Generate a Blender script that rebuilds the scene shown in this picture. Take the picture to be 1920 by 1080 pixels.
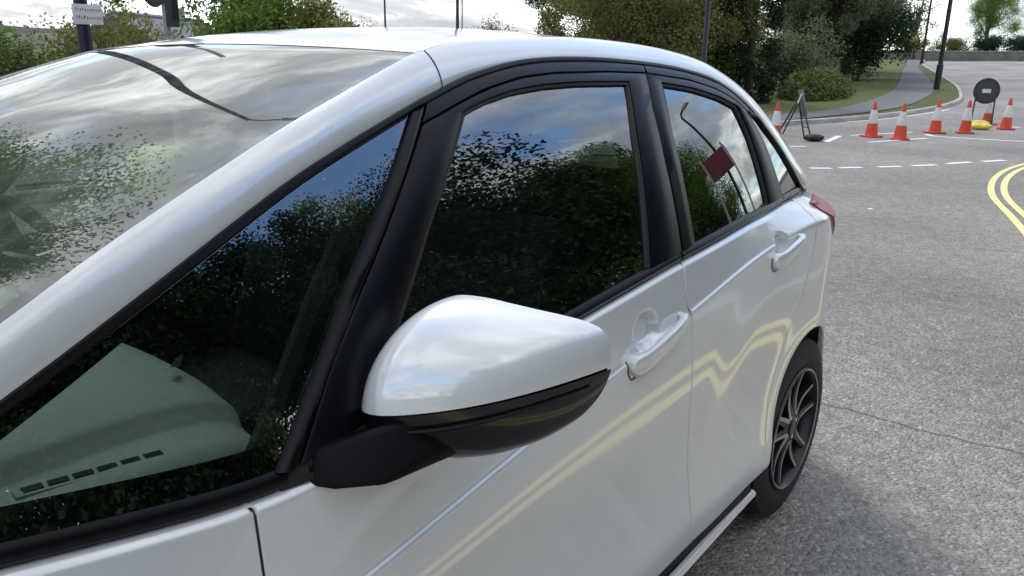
import bpy, bmesh, math, random
import numpy as np
from mathutils import Vector, Matrix
from mathutils.geometry import delaunay_2d_cdt
for o in list(bpy.data.objects): bpy.data.objects.remove(o)
sc = bpy.context.scene
COL = sc.collection
rnd = random.Random(7)
R = math.radians
PI = math.pi

# ------------------------------------------------------------------ camera
CAM = Vector((0.912775, -1.558349, 1.456375))
YAW, PITCH, ROLL, FPX = R(38.6794), R(15.9336), R(1.0335), 1465.4
fw = Vector((math.cos(YAW)*math.cos(PITCH), math.sin(YAW)*math.cos(PITCH), -math.sin(PITCH)))
rt = fw.cross(Vector((0, 0, 1))).normalized()
up = rt.cross(fw)
r2 = rt*math.cos(ROLL)+up*math.sin(ROLL)
u2 = -rt*math.sin(ROLL)+up*math.cos(ROLL)
cd = bpy.data.cameras.new('camera')
cd.sensor_width = 36.0
cd.lens = 36.0*FPX/1920.0
cd.clip_start = 0.05
cd.clip_end = 6000
cam = bpy.data.objects.new('camera', cd)
COL.objects.link(cam)
m = Matrix((r2, u2, -fw)).transposed().to_4x4()
m.translation = CAM
cam.matrix_world = m
sc.camera = cam
cd.dof.use_dof = False

# ------------------------------------------------------------------ world, sun, exposure
SUN_EL, SUN_AZ = R(54), R(60)        # azimuth measured from +X (car rear) toward +Y (far side)
w = bpy.data.worlds.new('World')
sc.world = w
w.use_nodes = True
nt = w.node_tree
nt.nodes.clear()
def N(tree, t, **kw):
    n = tree.nodes.new(t)
    for k, v in kw.items():
        if k == 'inp':
            for a, b in v.items(): n.inputs[a].default_value = b
        else: setattr(n, k, v)
    return n
def ramp(tree, stops, interp='LINEAR'):
    n = tree.nodes.new('ShaderNodeValToRGB')
    cr = n.color_ramp
    cr.interpolation = interp
    while len(cr.elements) < len(stops): cr.elements.new(0.5)
    for e, (p, c) in zip(cr.elements, stops):
        e.position = p
        e.color = (c[0], c[1], c[2], 1) if not isinstance(c, (int, float)) else (c, c, c, 1)
    return n
L = nt.links.new
sky = N(nt, 'ShaderNodeTexSky', sky_type='NISHITA', sun_disc=False)
sky.sun_elevation = SUN_EL
sky.sun_rotation = PI/2-SUN_AZ
sky.air_density = 1.0
sky.dust_density = 0.6
sky.ozone_density = 2.0
tc = N(nt, 'ShaderNodeTexCoord')
sep = N(nt, 'ShaderNodeSeparateXYZ')
L(tc.outputs['Generated'], sep.inputs[0])
zz = N(nt, 'ShaderNodeMath', operation='MAXIMUM', inp={1: 0.0})
L(sep.outputs['Z'], zz.inputs[0])
za = N(nt, 'ShaderNodeMath', operation='ADD', inp={1: 0.22})
L(zz.outputs[0], za.inputs[0])
dx = N(nt, 'ShaderNodeMath', operation='DIVIDE'); dy = N(nt, 'ShaderNodeMath', operation='DIVIDE')
L(sep.outputs['X'], dx.inputs[0]); L(za.outputs[0], dx.inputs[1])
L(sep.outputs['Y'], dy.inputs[0]); L(za.outputs[0], dy.inputs[1])
cmb = N(nt, 'ShaderNodeCombineXYZ', inp={2: 40.65})
L(dx.outputs[0], cmb.inputs[0]); L(dy.outputs[0], cmb.inputs[1])
n1 = N(nt, 'ShaderNodeTexNoise', inp={'Scale': 0.95, 'Detail': 9.0, 'Roughness': 0.56, 'Distortion': 0.25})
L(cmb.outputs[0], n1.inputs['Vector'])
cov = ramp(nt, [(0.40, 0.0), (0.47, 0.75), (0.56, 1.0)])
L(n1.outputs['Fac'], cov.inputs[0])
n2 = N(nt, 'ShaderNodeTexNoise', inp={'Scale': 1.7, 'Detail': 8.0, 'Roughness': 0.6, 'Distortion': 0.4})
L(cmb.outputs[0], n2.inputs['Vector'])
ccol = ramp(nt, [(0.30, (2.2, 2.35, 2.6)), (0.50, (3.95, 4.05, 4.15)), (0.70, (12.0, 12.0, 11.7))])
L(n2.outputs['Fac'], ccol.inputs[0])
skg = N(nt, 'ShaderNodeMix', data_type='RGBA', blend_type='MULTIPLY', inp={'Factor': 1.0, 'B': (1.5, 1.7, 1.9, 1)})
L(sky.outputs[0], skg.inputs['A'])
mx = N(nt, 'ShaderNodeMix', data_type='RGBA')
L(cov.outputs[0], mx.inputs['Factor']); L(skg.outputs['Result'], mx.inputs['A']); L(ccol.outputs[0], mx.inputs['B'])
bg = N(nt, 'ShaderNodeBackground', inp={'Strength': 0.15})
L(mx.outputs['Result'], bg.inputs['Color'])
out = N(nt, 'ShaderNodeOutputWorld')
L(bg.outputs[0], out.inputs[0])

sd = bpy.data.lights.new('sun', 'SUN')
sd.energy = 1.3
sd.angle = R(18)
sd.color = (1.0, 0.95, 0.88)
sun = bpy.data.objects.new('sun', sd)
COL.objects.link(sun)
sv = Vector((math.cos(SUN_AZ)*math.cos(SUN_EL), math.sin(SUN_AZ)*math.cos(SUN_EL), math.sin(SUN_EL)))
sun.rotation_euler = sv.to_track_quat('Z', 'Y').to_euler()
sun.location = (10, 20, 30)

vs = sc.view_settings
vs.view_transform = 'Standard'
vs.look = 'None'
vs.gamma = 1.0
vs.use_curve_mapping = False
vs.exposure = 0.52
sc.render.engine = 'CYCLES'
sc.cycles.max_bounces = 10
sc.cycles.transparent_max_bounces = 24

# ------------------------------------------------------------------ materials
MATS = {}
def mat(name):
    m = bpy.data.materials.new(name)
    m.use_nodes = True
    m.node_tree.nodes.clear()
    MATS[name] = m
    return m, m.node_tree
def finish(t, sh, disp=None):
    o = t.nodes.new('ShaderNodeOutputMaterial')
    t.links.new(sh, o.inputs['Surface'])
def setc(n, **kw):
    for k, v in kw.items():
        k = k.replace('_', ' ')
        if isinstance(v, tuple) and len(v) == 3: v = (*v, 1)
        n.inputs[k].default_value = v
def simple(name, col, rough=0.5, metal=0.0, var=0.12, nscale=6.0, bump=0.0, bscale=80.0, **kw):
    """principled with a gentle procedural mottling of colour and roughness"""
    m, t = mat(name)
    b = t.nodes.new('ShaderNodeBsdfPrincipled')
    tcn = t.nodes.new('ShaderNodeTexCoord')
    nz = N(t, 'ShaderNodeTexNoise', inp={'Scale': nscale, 'Detail': 5.0, 'Roughness': 0.6})
    t.links.new(tcn.outputs['Object'], nz.inputs['Vector'])
    rp = ramp(t, [(0.25, tuple(c*(1-var) for c in col)), (0.75, tuple(min(1, c*(1+var)) for c in col))])
    t.links.new(nz.outputs['Fac'], rp.inputs[0])
    t.links.new(rp.outputs[0], b.inputs['Base Color'])
    setc(b, Roughness=rough, Metallic=metal)
    for k, v in kw.items():
        setc(b, **{k: v})
    if bump:
        nb = N(t, 'ShaderNodeTexNoise', inp={'Scale': bscale, 'Detail': 4.0})
        t.links.new(tcn.outputs['Object'], nb.inputs['Vector'])
        bp = N(t, 'ShaderNodeBump', inp={'Strength': bump, 'Distance': 0.01})
        t.links.new(nb.outputs['Fac'], bp.inputs['Height'])
        t.links.new(bp.outputs[0], b.inputs['Normal'])
    finish(t, b.outputs[0])
    return m
def glassmat(name, tint, f0=0.075, dirt_haze=0.0):
    """thin automotive glass: tinted see-through sheet with a Schlick mirror reflection"""
    m, t = mat(name)
    lw = N(t, 'ShaderNodeLayerWeight', inp={'Blend': 0.5})
    pw = N(t, 'ShaderNodeMath', operation='POWER', inp={1: 4.6})
    t.links.new(lw.outputs['Facing'], pw.inputs[0])
    ma = N(t, 'ShaderNodeMath', operation='MULTIPLY_ADD', inp={1: 1-f0, 2: f0})
    t.links.new(pw.outputs[0], ma.inputs[0])
    tr = N(t, 'ShaderNodeBsdfTransparent', inp={'Color': (*tint, 1)})
    gl = N(t, 'ShaderNodeBsdfGlossy', inp={'Color': (0.97, 1.0, 0.99, 1), 'Roughness': 0.0})
    mxs = t.nodes.new('ShaderNodeMixShader')
    t.links.new(ma.outputs[0], mxs.inputs[0]); t.links.new(tr.outputs[0], mxs.inputs[1]); t.links.new(gl.outputs[0], mxs.inputs[2])
    last = mxs
    if dirt_haze:  # pale dirty film, also painting in some of the sky's bright reflection
        df = N(t, 'ShaderNodeBsdfDiffuse', inp={'Color': (0.55, 0.56, 0.55, 1)})
        tcn = t.nodes.new('ShaderNodeTexCoord')
        mp = N(t, 'ShaderNodeMapping', inp={'Scale': (1.2, 9.0, 1.2)})
        t.links.new(tcn.outputs['Object'], mp.inputs[0])
        nz = N(t, 'ShaderNodeTexNoise', inp={'Scale': 2.5, 'Detail': 6.0, 'Roughness': 0.65, 'Distortion': 0.8})
        t.links.new(mp.outputs[0], nz.inputs['Vector'])
        rp = ramp(t, [(0.35, dirt_haze*0.35), (0.7, dirt_haze)])
        t.links.new(nz.outputs['Fac'], rp.inputs[0])
        m2 = t.nodes.new('ShaderNodeMixShader')
        t.links.new(rp.outputs[0], m2.inputs[0]); t.links.new(mxs.outputs[0], m2.inputs[1]); t.links.new(df.outputs[0], m2.inputs[2])
        last = m2
    finish(t, last.outputs[0])
    return m
def paintmat(name, col):
    m, t = mat(name)
    b = t.nodes.new('ShaderNodeBsdfPrincipled')
    tcn = t.nodes.new('ShaderNodeTexCoord')
    nz = N(t, 'ShaderNodeTexNoise', inp={'Scale': 2.2, 'Detail': 6.0, 'Roughness': 0.65})
    t.links.new(tcn.outputs['Object'], nz.inputs['Vector'])
    rp = ramp(t, [(0.3, tuple(c*0.965 for c in col)), (0.7, tuple(c*1.02 for c in col))])
    t.links.new(nz.outputs['Fac'], rp.inputs[0])
    t.links.new(rp.outputs[0], b.inputs['Base Color'])
    # fine dust and dried water spots
    vo = N(t, 'ShaderNodeTexVoronoi', inp={'Scale': 95.0, 'Randomness': 1.0})
    t.links.new(tcn.outputs['Object'], vo.inputs['Vector'])
    n9 = N(t, 'ShaderNodeTexNoise', inp={'Scale': 7.0, 'Detail': 5.0, 'Roughness': .7})
    t.links.new(tcn.outputs['Object'], n9.inputs['Vector'])
    sm = N(t, 'ShaderNodeMath', operation='MULTIPLY_ADD', inp={1: -.55, 2: .62})
    t.links.new(n9.outputs['Fac'], sm.inputs[0])
    lt_ = N(t, 'ShaderNodeMath', operation='LESS_THAN')
    t.links.new(vo.outputs['Distance'], lt_.inputs[0])
    hf = N(t, 'ShaderNodeMath', operation='MULTIPLY', inp={1: .28}); t.links.new(n9.outputs['Fac'], hf.inputs[0]); t.links.new(hf.outputs[0], lt_.inputs[1])
    fc = N(t, 'ShaderNodeMath', operation='MULTIPLY', inp={1: .16}); t.links.new(lt_.outputs[0], fc.inputs[0])
    dm_ = N(t, 'ShaderNodeMix', data_type='RGBA', inp={'B': (.42, .40, .37, 1)})
    t.links.new(fc.outputs[0], dm_.inputs['Factor']); t.links.new(rp.outputs[0], dm_.inputs['A']); t.links.new(dm_.outputs['Result'], b.inputs['Base Color'])
    # road film: slight roughness variation in the clear coat
    rr = ramp(t, [(0.3, 0.03), (0.75, 0.075)])
    t.links.new(nz.outputs['Fac'], rr.inputs[0])
    t.links.new(rr.outputs[0], b.inputs['Coat Roughness'])
    setc(b, Metallic=0.14, Roughness=0.30)
    b.inputs['Coat Weight'].default_value = 1.0
    b.inputs['Coat IOR'].default_value = 2.05
    finish(t, b.outputs[0])
    return m
PAINT = paintmat('pearl_white_paint', (0.80, 0.815, 0.825))
BLACK_TRIM = simple('satin_black_trim', (0.004, 0.0045, 0.007), 0.32, 0.0, 0.10, 9.0, 0.05, 900, Specular_IOR_Level=0.22)
BLACK_GLOSS = simple('gloss_black_plastic', (0.008, 0.008, 0.010), 0.12, 0.0, 0.08, 9.0)
BLACK_TEX = simple('grained_black_plastic', (0.004, 0.004, 0.005), 0.45, 0.0, 0.15, 14.0, 0.2, 700, Specular_IOR_Level=0.16)
RUBBER = simple('black_rubber', (0.018, 0.018, 0.018), 0.65, 0.0, 0.25, 12.0, 0.15, 300)
TYRE = simple('tyre_rubber', (0.022, 0.022, 0.022), 0.75, 0.0, 0.3, 10.0, 0.3, 160)
CAVITY = simple('dark_body_cavity', (0.012, 0.012, 0.012), 0.9, 0.0, 0.2, 6.0)
RIM_DARK = simple('wheel_gunmetal', (0.020, 0.020, 0.023), 0.30, 0.3, 0.1, 10.0)
RIM_CUT = simple('wheel_machined_silver', (0.42, 0.42, 0.44), 0.3, 0.9, 0.06, 10.0)
DASH = simple('dash_grey_plastic', (0.37, 0.385, 0.36), 0.55, 0.0, 0.08, 8.0, 0.2, 500)
DARKIN = simple('dark_interior_fabric', (0.018, 0.019, 0.020), 0.85, 0.0, 0.2, 20.0, 0.3, 400)
INTRIM = simple('interior_pillar_trim', (0.30, 0.30, 0.28), 0.8, 0.0, 0.1, 10.0)
GLASS_F = glassmat('green_tinted_glass', (0.44, 0.54, 0.49), 0.20)
GLASS_W = glassmat('windscreen_glass', (0.58, 0.68, 0.64), 0.19, 0.10)
GLASS_R = glassmat('privacy_glass', (0.05, 0.053, 0.06), 0.22)
FRIT = simple('black_ceramic_frit', (0.006, 0.006, 0.007), 0.25, 0.0, 0.1, 9.0)
RED_LAMP = simple('red_lamp_lens', (0.30, 0.010, 0.012), 0.30, 0.0, 0.10, 14.0)
CLEAR_LAMP = simple('headlamp_lens', (0.55, 0.57, 0.6), 0.08, 0.2, 0.1, 10.0, Coat_Weight=1.0)
CHROME = simple('chrome', (0.75, 0.75, 0.76), 0.12, 1.0, 0.05, 10.0)
MIRROR = simple('mirror_glass', (0.85, 0.87, 0.88), 0.02, 1.0, 0.02, 5.0)

# ------------------------------------------------------------------ mesh helpers
def link(name, me, mt=None, parent=None, loc=(0, 0, 0)):
    o = bpy.data.objects.new(name, me)
    COL.objects.link(o)
    if mt is not None and me is not None and not me.materials: me.materials.append(mt)
    o.location = loc
    if parent is not None: o.parent = parent
    return o
def mesh(name, v, f, smooth=True, normals=None):
    me = bpy.data.meshes.new(name)
    me.from_pydata([tuple(map(float, q)) for q in v], [], f)
    if smooth: me.polygons.foreach_set('use_smooth', [True]*len(me.polygons))
    me.update()
    if normals is not None:
        me.normals_split_custom_set_from_vertices([tuple(map(float, q)) for q in normals])
    return me
def empty(name, loc=(0, 0, 0), rz=0.0):
    o = bpy.data.objects.new(name, None)
    COL.objects.link(o)
    o.empty_display_size = 0.2
    o.location = loc
    o.rotation_euler = (0, 0, rz)
    return o
def tag(o, label=None, cat=None, group=None, kind=None):
    if label: o['label'] = label
    if cat: o['category'] = cat
    if group: o['group'] = group
    if kind: o['kind'] = kind
    return o
class MB:
    """collects primitive pieces into one mesh"""
    def __init__(s): s.v = []; s.f = []
    def add(s, v, f):
        k = len(s.v)
        s.v += [tuple(map(float, q)) for q in v]
        s.f += [tuple(i+k for i in q) for q in f]
    def box(s, c, d, M=None, taper=1.0):
        a, b, e = d[0]/2, d[1]/2, d[2]/2
        v = [Vector((sx*a*(taper if sz > 0 else 1), sy*b*(taper if sz > 0 else 1), sz*e)) for sz in (-1, 1) for sy in (-1, 1) for sx in (-1, 1)]
        if M is not None: v = [M @ q for q in v]
        v = [q+Vector(c) for q in v]
        s.add(v, [(0, 2, 3, 1), (4, 5, 7, 6), (0, 1, 5, 4), (2, 6, 7, 3), (0, 4, 6, 2), (1, 3, 7, 5)])
    def tube(s, pts, rad, n=10, cap=True, flat=1.0):
        pts = [Vector(q) for q in pts]
        if not isinstance(rad, (list, tuple)): rad = [rad]*len(pts)
        rings = []
        prev = None
        for i, q in enumerate(pts):
            t = (pts[min(i+1, len(pts)-1)]-pts[max(i-1, 0)]).normalized()
            if prev is None:
                a = Vector((0, 0, 1)) if abs(t.z) < 0.9 else Vector((1, 0, 0))
                u = t.cross(a).normalized()
            else:
                u = (prev-t*prev.dot(t)).normalized()
            prev = u
            x = t.cross(u)
            rings.append([q+(u*math.cos(2*PI*k/n)+x*math.sin(2*PI*k/n)*flat)*rad[i] for k in range(n)])
        v = [q for r in rings for q in r]
        f = []
        for i in range(len(rings)-1):
            for k in range(n):
                a, b = i*n+k, i*n+(k+1) % n
                f.append((a, b, b+n, a+n))
        if cap:
            f.append(tuple(range(n-1, -1, -1)))
            f.append(tuple((len(rings)-1)*n+k for k in range(n)))
        s.add(v, f)
    def lathe(s, prof, n=32, axis='z', c=(0, 0, 0), closed=False):
        v = []
        for r, h in prof:
            for k in range(n):
                a = 2*PI*k/n
                x, y = r*math.cos(a), r*math.sin(a)
                q = (x, y, h) if axis == 'z' else ((x, h, y) if axis == 'y' else (h, x, y))
                v.append((q[0]+c[0], q[1]+c[1], q[2]+c[2]))
        f = []
        m_ = len(prof)
        for i in range(m_ if closed else m_-1):
            j = (i+1) % m_
            for k in range(n):
                k2 = (k+1) % n
                f.append((i*n+k, i*n+k2, j*n+k2, j*n+k))
        s.add(v, f)
    def build(s, name, mt, parent=None, smooth=True, bevel=0.0, loc=(0, 0, 0), off=None, seg=2, auto=None):
        v = s.v if off is None else [(a-off[0], b-off[1], c-off[2]) for a, b, c in s.v]
        me = mesh(name, v, s.f, smooth)
        bm = bmesh.new(); bm.from_mesh(me)
        bmesh.ops.recalc_face_normals(bm, faces=bm.faces)
        if bevel:
            ed = [e for e in bm.edges if len(e.link_faces) == 2 and e.calc_face_angle(0) > R(35)]
            bmesh.ops.bevel(bm, geom=ed, offset=bevel, segments=seg, profile=0.6, affect='EDGES', clamp_overlap=True)
        for e in bm.edges:
            e.smooth = len(e.link_faces) == 2 and e.calc_face_angle(0) < (auto or R(32))
        bm.to_mesh(me); bm.free()
        if smooth: me.polygons.foreach_set('use_smooth', [True]*len(me.polygons))
        return link(name, me, mt, parent, loc)
def grid_faces(nr, nc, flip=False, wrap=False):
    f = []
    for i in range(nr-1):
        for j in range(nc if wrap else nc-1):
            j2 = (j+1) % nc
            q = (i*nc+j, i*nc+j2, (i+1)*nc+j2, (i+1)*nc+j)
            f.append(q[::-1] if flip else q)
    return f
def resample(pts, n=None, step=None, closed=False):
    P = np.array(pts, float)
    if closed: P = np.vstack([P, P[:1]])
    d = np.r_[0, np.cumsum(np.linalg.norm(np.diff(P, axis=0), axis=1))]
    if n is None: n = max(2, int(round(d[-1]/step))+1)
    t = np.linspace(0, d[-1], n)
    Q = np.stack([np.interp(t, d, P[:, k]) for k in range(P.shape[1])], 1)
    return Q[:-1] if closed else Q
def spline(pts, n):
    """Catmull-Rom through points, n samples, even in chord length"""
    P = np.array(pts, float)
    E = np.vstack([2*P[0]-P[1], P, 2*P[-1]-P[-2]])
    out = []
    for i in range(len(P)-1):
        p0, p1, p2, p3 = E[i:i+4]
        for t in np.linspace(0, 1, 16, endpoint=False):
            out.append(0.5*((2*p1)+(-p0+p2)*t+(2*p0-5*p1+4*p2-p3)*t*t+(-p0+3*p1-3*p2+p3)*t**3))
    out.append(P[-1])
    return resample(out, n)

# ------------------------------------------------------------------ the car: body surfaces (X rearward, -Y near side, Z up)
HC = np.polyfit([.9, .95, 1.05, 1.2, 1.35, 1.45, 1.52], [.828, .815, .785, .73, .665, .605, .55], 3)
def sstep(x):
    x = np.clip(x, 0, 1)
    return x*x*x*(x*(6*x-15)+10)
def taper(s):
    return .13*np.clip((1.75-s)/.8, 0, None)**2+.07*np.clip((s-2.5)/.9, 0, None)**2
def G(s, z):                       # greenhouse half width
    s = np.asarray(s, float); z = np.asarray(z, float)
    return np.polyval(HC, z)-taper(s)
BELT = np.array([(.2, .80), (.5, .90), (.88, .962), (1.122, .951), (1.37, .932), (1.428, .933), (2.046, .997), (2.488, 1.034), (2.888, 1.057), (3.3, 1.066), (3.65, 1.062), (4.1, 1.05)])
_bs = np.linspace(.2, 4.1, 400)
_bz = np.interp(_bs, BELT[:, 0], BELT[:, 1])
_k = np.exp(-np.linspace(-2, 2, 31)**2); _k /= _k.sum()
_bz = np.convolve(np.pad(_bz, 15, mode='edge'), _k, 'valid')
def ZB(s): return np.interp(s, _bs, _bz)
CR = np.array([(.2, .60), (1.0, .70), (1.523, .772), (1.871, .832), (2.101, .869), (2.513, .931), (2.84, .978), (3.09, 1.000), (3.34, 1.010), (4.1, 1.0)])
_cz = np.convolve(np.pad(np.interp(_bs, CR[:, 0], CR[:, 1]), 15, mode='edge'), _k, 'valid')
def ZC(s): return np.interp(s, _bs, _cz)
WH = [(0.84, 0.31), (3.36, 0.31)]   # axle positions (s, z)
HANDLE = [((2.205, .872), (2.452, .925)), ((2.985, .944), (3.205, .985))]
DIMP = [(2.298, .925), (3.062, .973)]
LB = -.055                          # lower door flares out slightly towards the sill
def W(s, z):                       # lower body half width
    s = np.asarray(s, float); z = np.asarray(z, float)
    c = ZC(s); b = ZB(s)
    lb = LB-.05*sstep((2.4-s)/1.1)
    wc = .829-.022*sstep((s-2.0)/1.35)-.02*sstep((1.2-s)/.8)
    gb = G(np.clip(s, .95, 3.6), b)+.003-.10*np.clip((.95-s), 0, None)
    m_ = (wc-.0060+lb*(b-c)-gb)/(b-c)
    r = .0035
    q = (z-c)/r
    sp = r*np.where(q > 30, q, np.log1p(np.exp(np.clip(q, -40, 30))))
    y = wc+lb*np.maximum(z, .40)-lb*c-m_*sp
    y = y-.95*np.clip(z-(b-.011), 0, None)**2/.011
    y = y-.0060*(1/(1+np.exp(-np.clip((z-c)/.0015, -40, 40))))*sstep((3.3-s)/.5)
    lowfade = sstep((c-.02-z)/.15)
    y = y+lowfade*(.011*np.exp(-((z-.36)/.085)**2)-.007*np.exp(-((z-.60)/.13)**2))
    y = y-.55*np.where(z < .335, (.335-z), 0)
    rr = np.hypot(s-WH[1][0], z-WH[1][1])
    y = y+.0052*(1-sstep((rr-.66)/.23))*sstep((c-z)/.16)
    for (a, h), amp, wd in ((WH[1], .004, .07), (WH[0], .026, .14)):
        rr = np.hypot(s-a, z-h)
        y = y+amp*np.exp(-(np.clip(rr-.36, 0, None)/wd)**2)*sstep((c+.0-z)/.12)
    y = y-.80*np.clip(s-3.40, 0, None)**2-.42*np.clip(.78-s, 0, None)**2
    for (a, h) in DIMP:
        y = y-.024*np.exp(-(((s-a)/.047)**2+((z-h)/.036)**2)**3)
    return y
CAR_O = (2.0, 0.0, 0.0)
car = empty('parked_car', CAR_O)
tag(car, 'pearl white five-door hatchback with black window trim parked on the asphalt', 'car')

def inpoly(P, poly):
    x, y = P[:, 0], P[:, 1]
    ins = np.zeros(len(P), bool)
    n = len(poly)
    for i in range(n):
        x1, y1 = poly[i]; x2, y2 = poly[(i+1) % n]
        c = ((y1 > y) != (y2 > y)) & (x < (x2-x1)*(y-y1)/(y2-y1+1e-12)+x1)
        ins ^= c
    return ins
def polydist(P, poly):
    d = np.full(len(P), 9.)
    n = len(poly)
    for i in range(n):
        a = poly[i]; b = poly[(i+1) % n]
        ab = b-a
        t = np.clip(((P-a)@ab)/(ab@ab+1e-12), 0, 1)
        d = np.minimum(d, np.linalg.norm(P-(a+t[:, None]*ab), axis=1))
    return d
def surf_n(S, P, e=.0008):
    fs = (S(P[:, 0]+e, P[:, 1])-S(P[:, 0]-e, P[:, 1]))/(2*e)
    fz = (S(P[:, 0], P[:, 1]+e)-S(P[:, 0], P[:, 1]-e))/(2*e)
    n = np.c_[-fs, -np.ones(len(P)), -fz]      # near side: y=-S, outward is -y
    return n/np.linalg.norm(n, axis=1)[:, None]
def patch(name, outline, S, mt, parent, side=-1, step=.022, bstep=.015, lip=.0025, depth=.014, extra=None, flat=False):
    """panel trimmed to an outline in (s, z) on the surface y = S(s, z), with a rounded folded edge"""
    O = resample(outline, step=bstep, closed=True)
    area = 0.5*np.sum(O[:, 0]*np.roll(O[:, 1], -1)-np.roll(O[:, 0], -1)*O[:, 1])
    if area < 0: O = O[::-1]
    T = np.roll(O, -1, 0)-np.roll(O, 1, 0)
    T /= np.linalg.norm(T, axis=1)[:, None]+1e-12
    Nin = np.c_[-T[:, 1], T[:, 0]]
    R0 = O+Nin*lip
    mn, mxx = R0.min(0), R0.max(0)
    gx, gz = np.meshgrid(np.arange(mn[0]+step*.3, mxx[0], step), np.arange(mn[1]+step*.3, mxx[1], step))
    I = np.c_[gx.ravel(), gz.ravel()]
    if extra is not None:
        if len(extra): I = np.vstack([I[polydist2(I, extra) > step*.35] if len(extra) < 4000 else I, extra])
    I = I[inpoly(I, R0)]
    I = I[polydist(I, R0) > min(step, bstep)*.3]
    allp = np.vstack([R0, I])
    shear = extra is not None
    cdtp = np.c_[allp[:, 0], (allp[:, 1]-ZC(allp[:, 0]))*2.5] if shear else allp
    n0 = len(R0)
    res = delaunay_2d_cdt([Vector(q) for q in cdtp], [], [list(range(n0))], 1, 1e-7)
    V2 = np.array([tuple(q) for q in res[0]])
    if shear: V2 = np.c_[V2[:, 0], V2[:, 1]/2.5+ZC(V2[:, 0])]
    F = [tuple(f) for f in res[2]]
    orig = res[3]
    # index of ring vertices in the output
    idx = {}
    for k, src in enumerate(orig):
        for q in src:
            if q not in idx: idx[q] = k
    ring = [idx[i] for i in range(n0)]
    Y = S(V2[:, 0], V2[:, 1])
    NV = surf_n(S, V2)
    v = np.c_[V2[:, 0], -Y, V2[:, 1]]
    k1 = len(v)
    Yo = S(O[:, 0], O[:, 1])
    no = surf_n(S, O)
    out3 = np.c_[-Nin[:, 0], np.zeros(len(O)), -Nin[:, 1]]
    v1 = np.c_[O[:, 0], -(Yo-lip*.9), O[:, 1]]
    v2 = np.c_[O[:, 0], -(Yo-depth), O[:, 1]]
    n1 = no*.45+out3*.9; n2_ = out3
    v = np.vstack([v, v1, v2]); NV = np.vstack([NV, n1/np.linalg.norm(n1, axis=1)[:, None], n2_])
    m_ = len(O)
    # orient CDT faces so that normals face outward (-y)
    F2 = []
    for f in F:
        a, b, c = V2[f[0]], V2[f[1]], V2[f[2]]
        cr = (b[0]-a[0])*(c[1]-a[1])-(b[1]-a[1])*(c[0]-a[0])
        F2.append(f if cr > 0 else f[::-1])       # s x z gives -y
    for i in range(m_):
        j = (i+1) % m_
        F2.append((ring[j], ring[i], k1+i, k1+j))
        F2.append((k1+j, k1+i, k1+m_+i, k1+m_+j))
    if side > 0:
        v[:, 1] *= -1; NV[:, 1] *= -1
        F2 = [f[::-1] for f in F2]
    v -= np.array(CAR_O)
    me = mesh(name, v, F2, True, NV)
    return link(name, me, mt, parent)
def polydist2(P, Q):
    d = np.full(len(P), 9.)
    for i in range(0, len(Q), 400):
        d = np.minimum(d, np.sqrt(((P[:, None, :]-Q[None, i:i+400, :])**2).sum(2)).min(1))
    return d
def crease_pts(s0, s1, step=.012):
    s = np.arange(s0, s1, step)
    rows = [np.c_[s, ZC(s)+d] for d in (-.020, -.011, -.0065, -.0042, -.0025, -.0009, .0009, .0025, .0042, .0065, .011, .020)]
    rows += [np.c_[s, ZB(s)-d] for d in (.0035, .0055, .0075, .0095, .0120)]
    for a, h in DIMP:
        gx, gz = np.meshgrid(np.linspace(-.07, .07, 21), np.linspace(-.055, .055, 19))
        g = np.c_[a+gx.ravel(), h+gz.ravel()]
        rows.append(g[np.abs(g[:, 1]-ZC(g[:, 0])) > .022])
    return np.vstack(rows)
def dig(pts): return [tuple(q) for q in pts]
def belt_line(s0, s1, n=24, dz=0.0):
    s = np.linspace(s0, s1, n)
    return list(zip(s, ZB(s)+dz))
def arch_pts(a, h, r, t0, t1, n=22):
    return [(a+r*math.cos(R(t)), h+r*math.sin(R(t))) for t in np.linspace(t0, t1, n)]
GAP = .0019
fd_front = [(1.376, .935), (1.372, .80), (1.374, .60), (1.375, .42), (1.405, .285)]
bd = [(2.492, 1.032), (2.478, .96), (2.487, .90), (2.497, .79), (2.500, .57), (2.503, .285)]
rd_rear = [(3.365, 1.064), (3.335, .95), (3.245, .81), (3.11, .675), (3.01, .54), (2.97, .41), (2.955, .285)]
def shift(pts, d): return [(a+d, b) for a, b in pts]
front_door_outline = shift(fd_front, GAP)[::-1] + belt_line(1.36, 2.485) + shift(bd, -GAP)
rear_door_outline = shift(bd, GAP)[::-1] + belt_line(2.505, 3.355) + shift(rd_rear, -GAP)
quarter_outline = [(2.957+GAP, .30)] + shift(rd_rear, GAP)[::-1][1:] + belt_line(3.375, 3.80, 12) + [(3.84, .95), (3.86, .60), (3.80, .30), (3.73, .27)] + arch_pts(WH[1][0], WH[1][1], .352, -8, 188)[0:] 
wing_outline = [(1.405-GAP, .285)] + shift(fd_front, -GAP)[::-1][1:] + belt_line(1.335, .32, 24) + [(.26, .70), (.28, .45), (.38, .27), (.47, .27)] + arch_pts(WH[0][0], WH[0][1], .352, 188, -8)
sill_outline = [(1.21, .250), (1.21, .215), (1.30, .195), (2.95, .195), (3.0, .215), (3.0, .250)]
def W_sill(s, z):
    s = np.asarray(s, float); z = np.asarray(z, float)
    return .858-1.2*np.clip(.232-z, 0, None)-.45*np.clip(z-.232, 0, None)-.02*sstep((s-2.0)/1.35)
DOORS = {}
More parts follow.
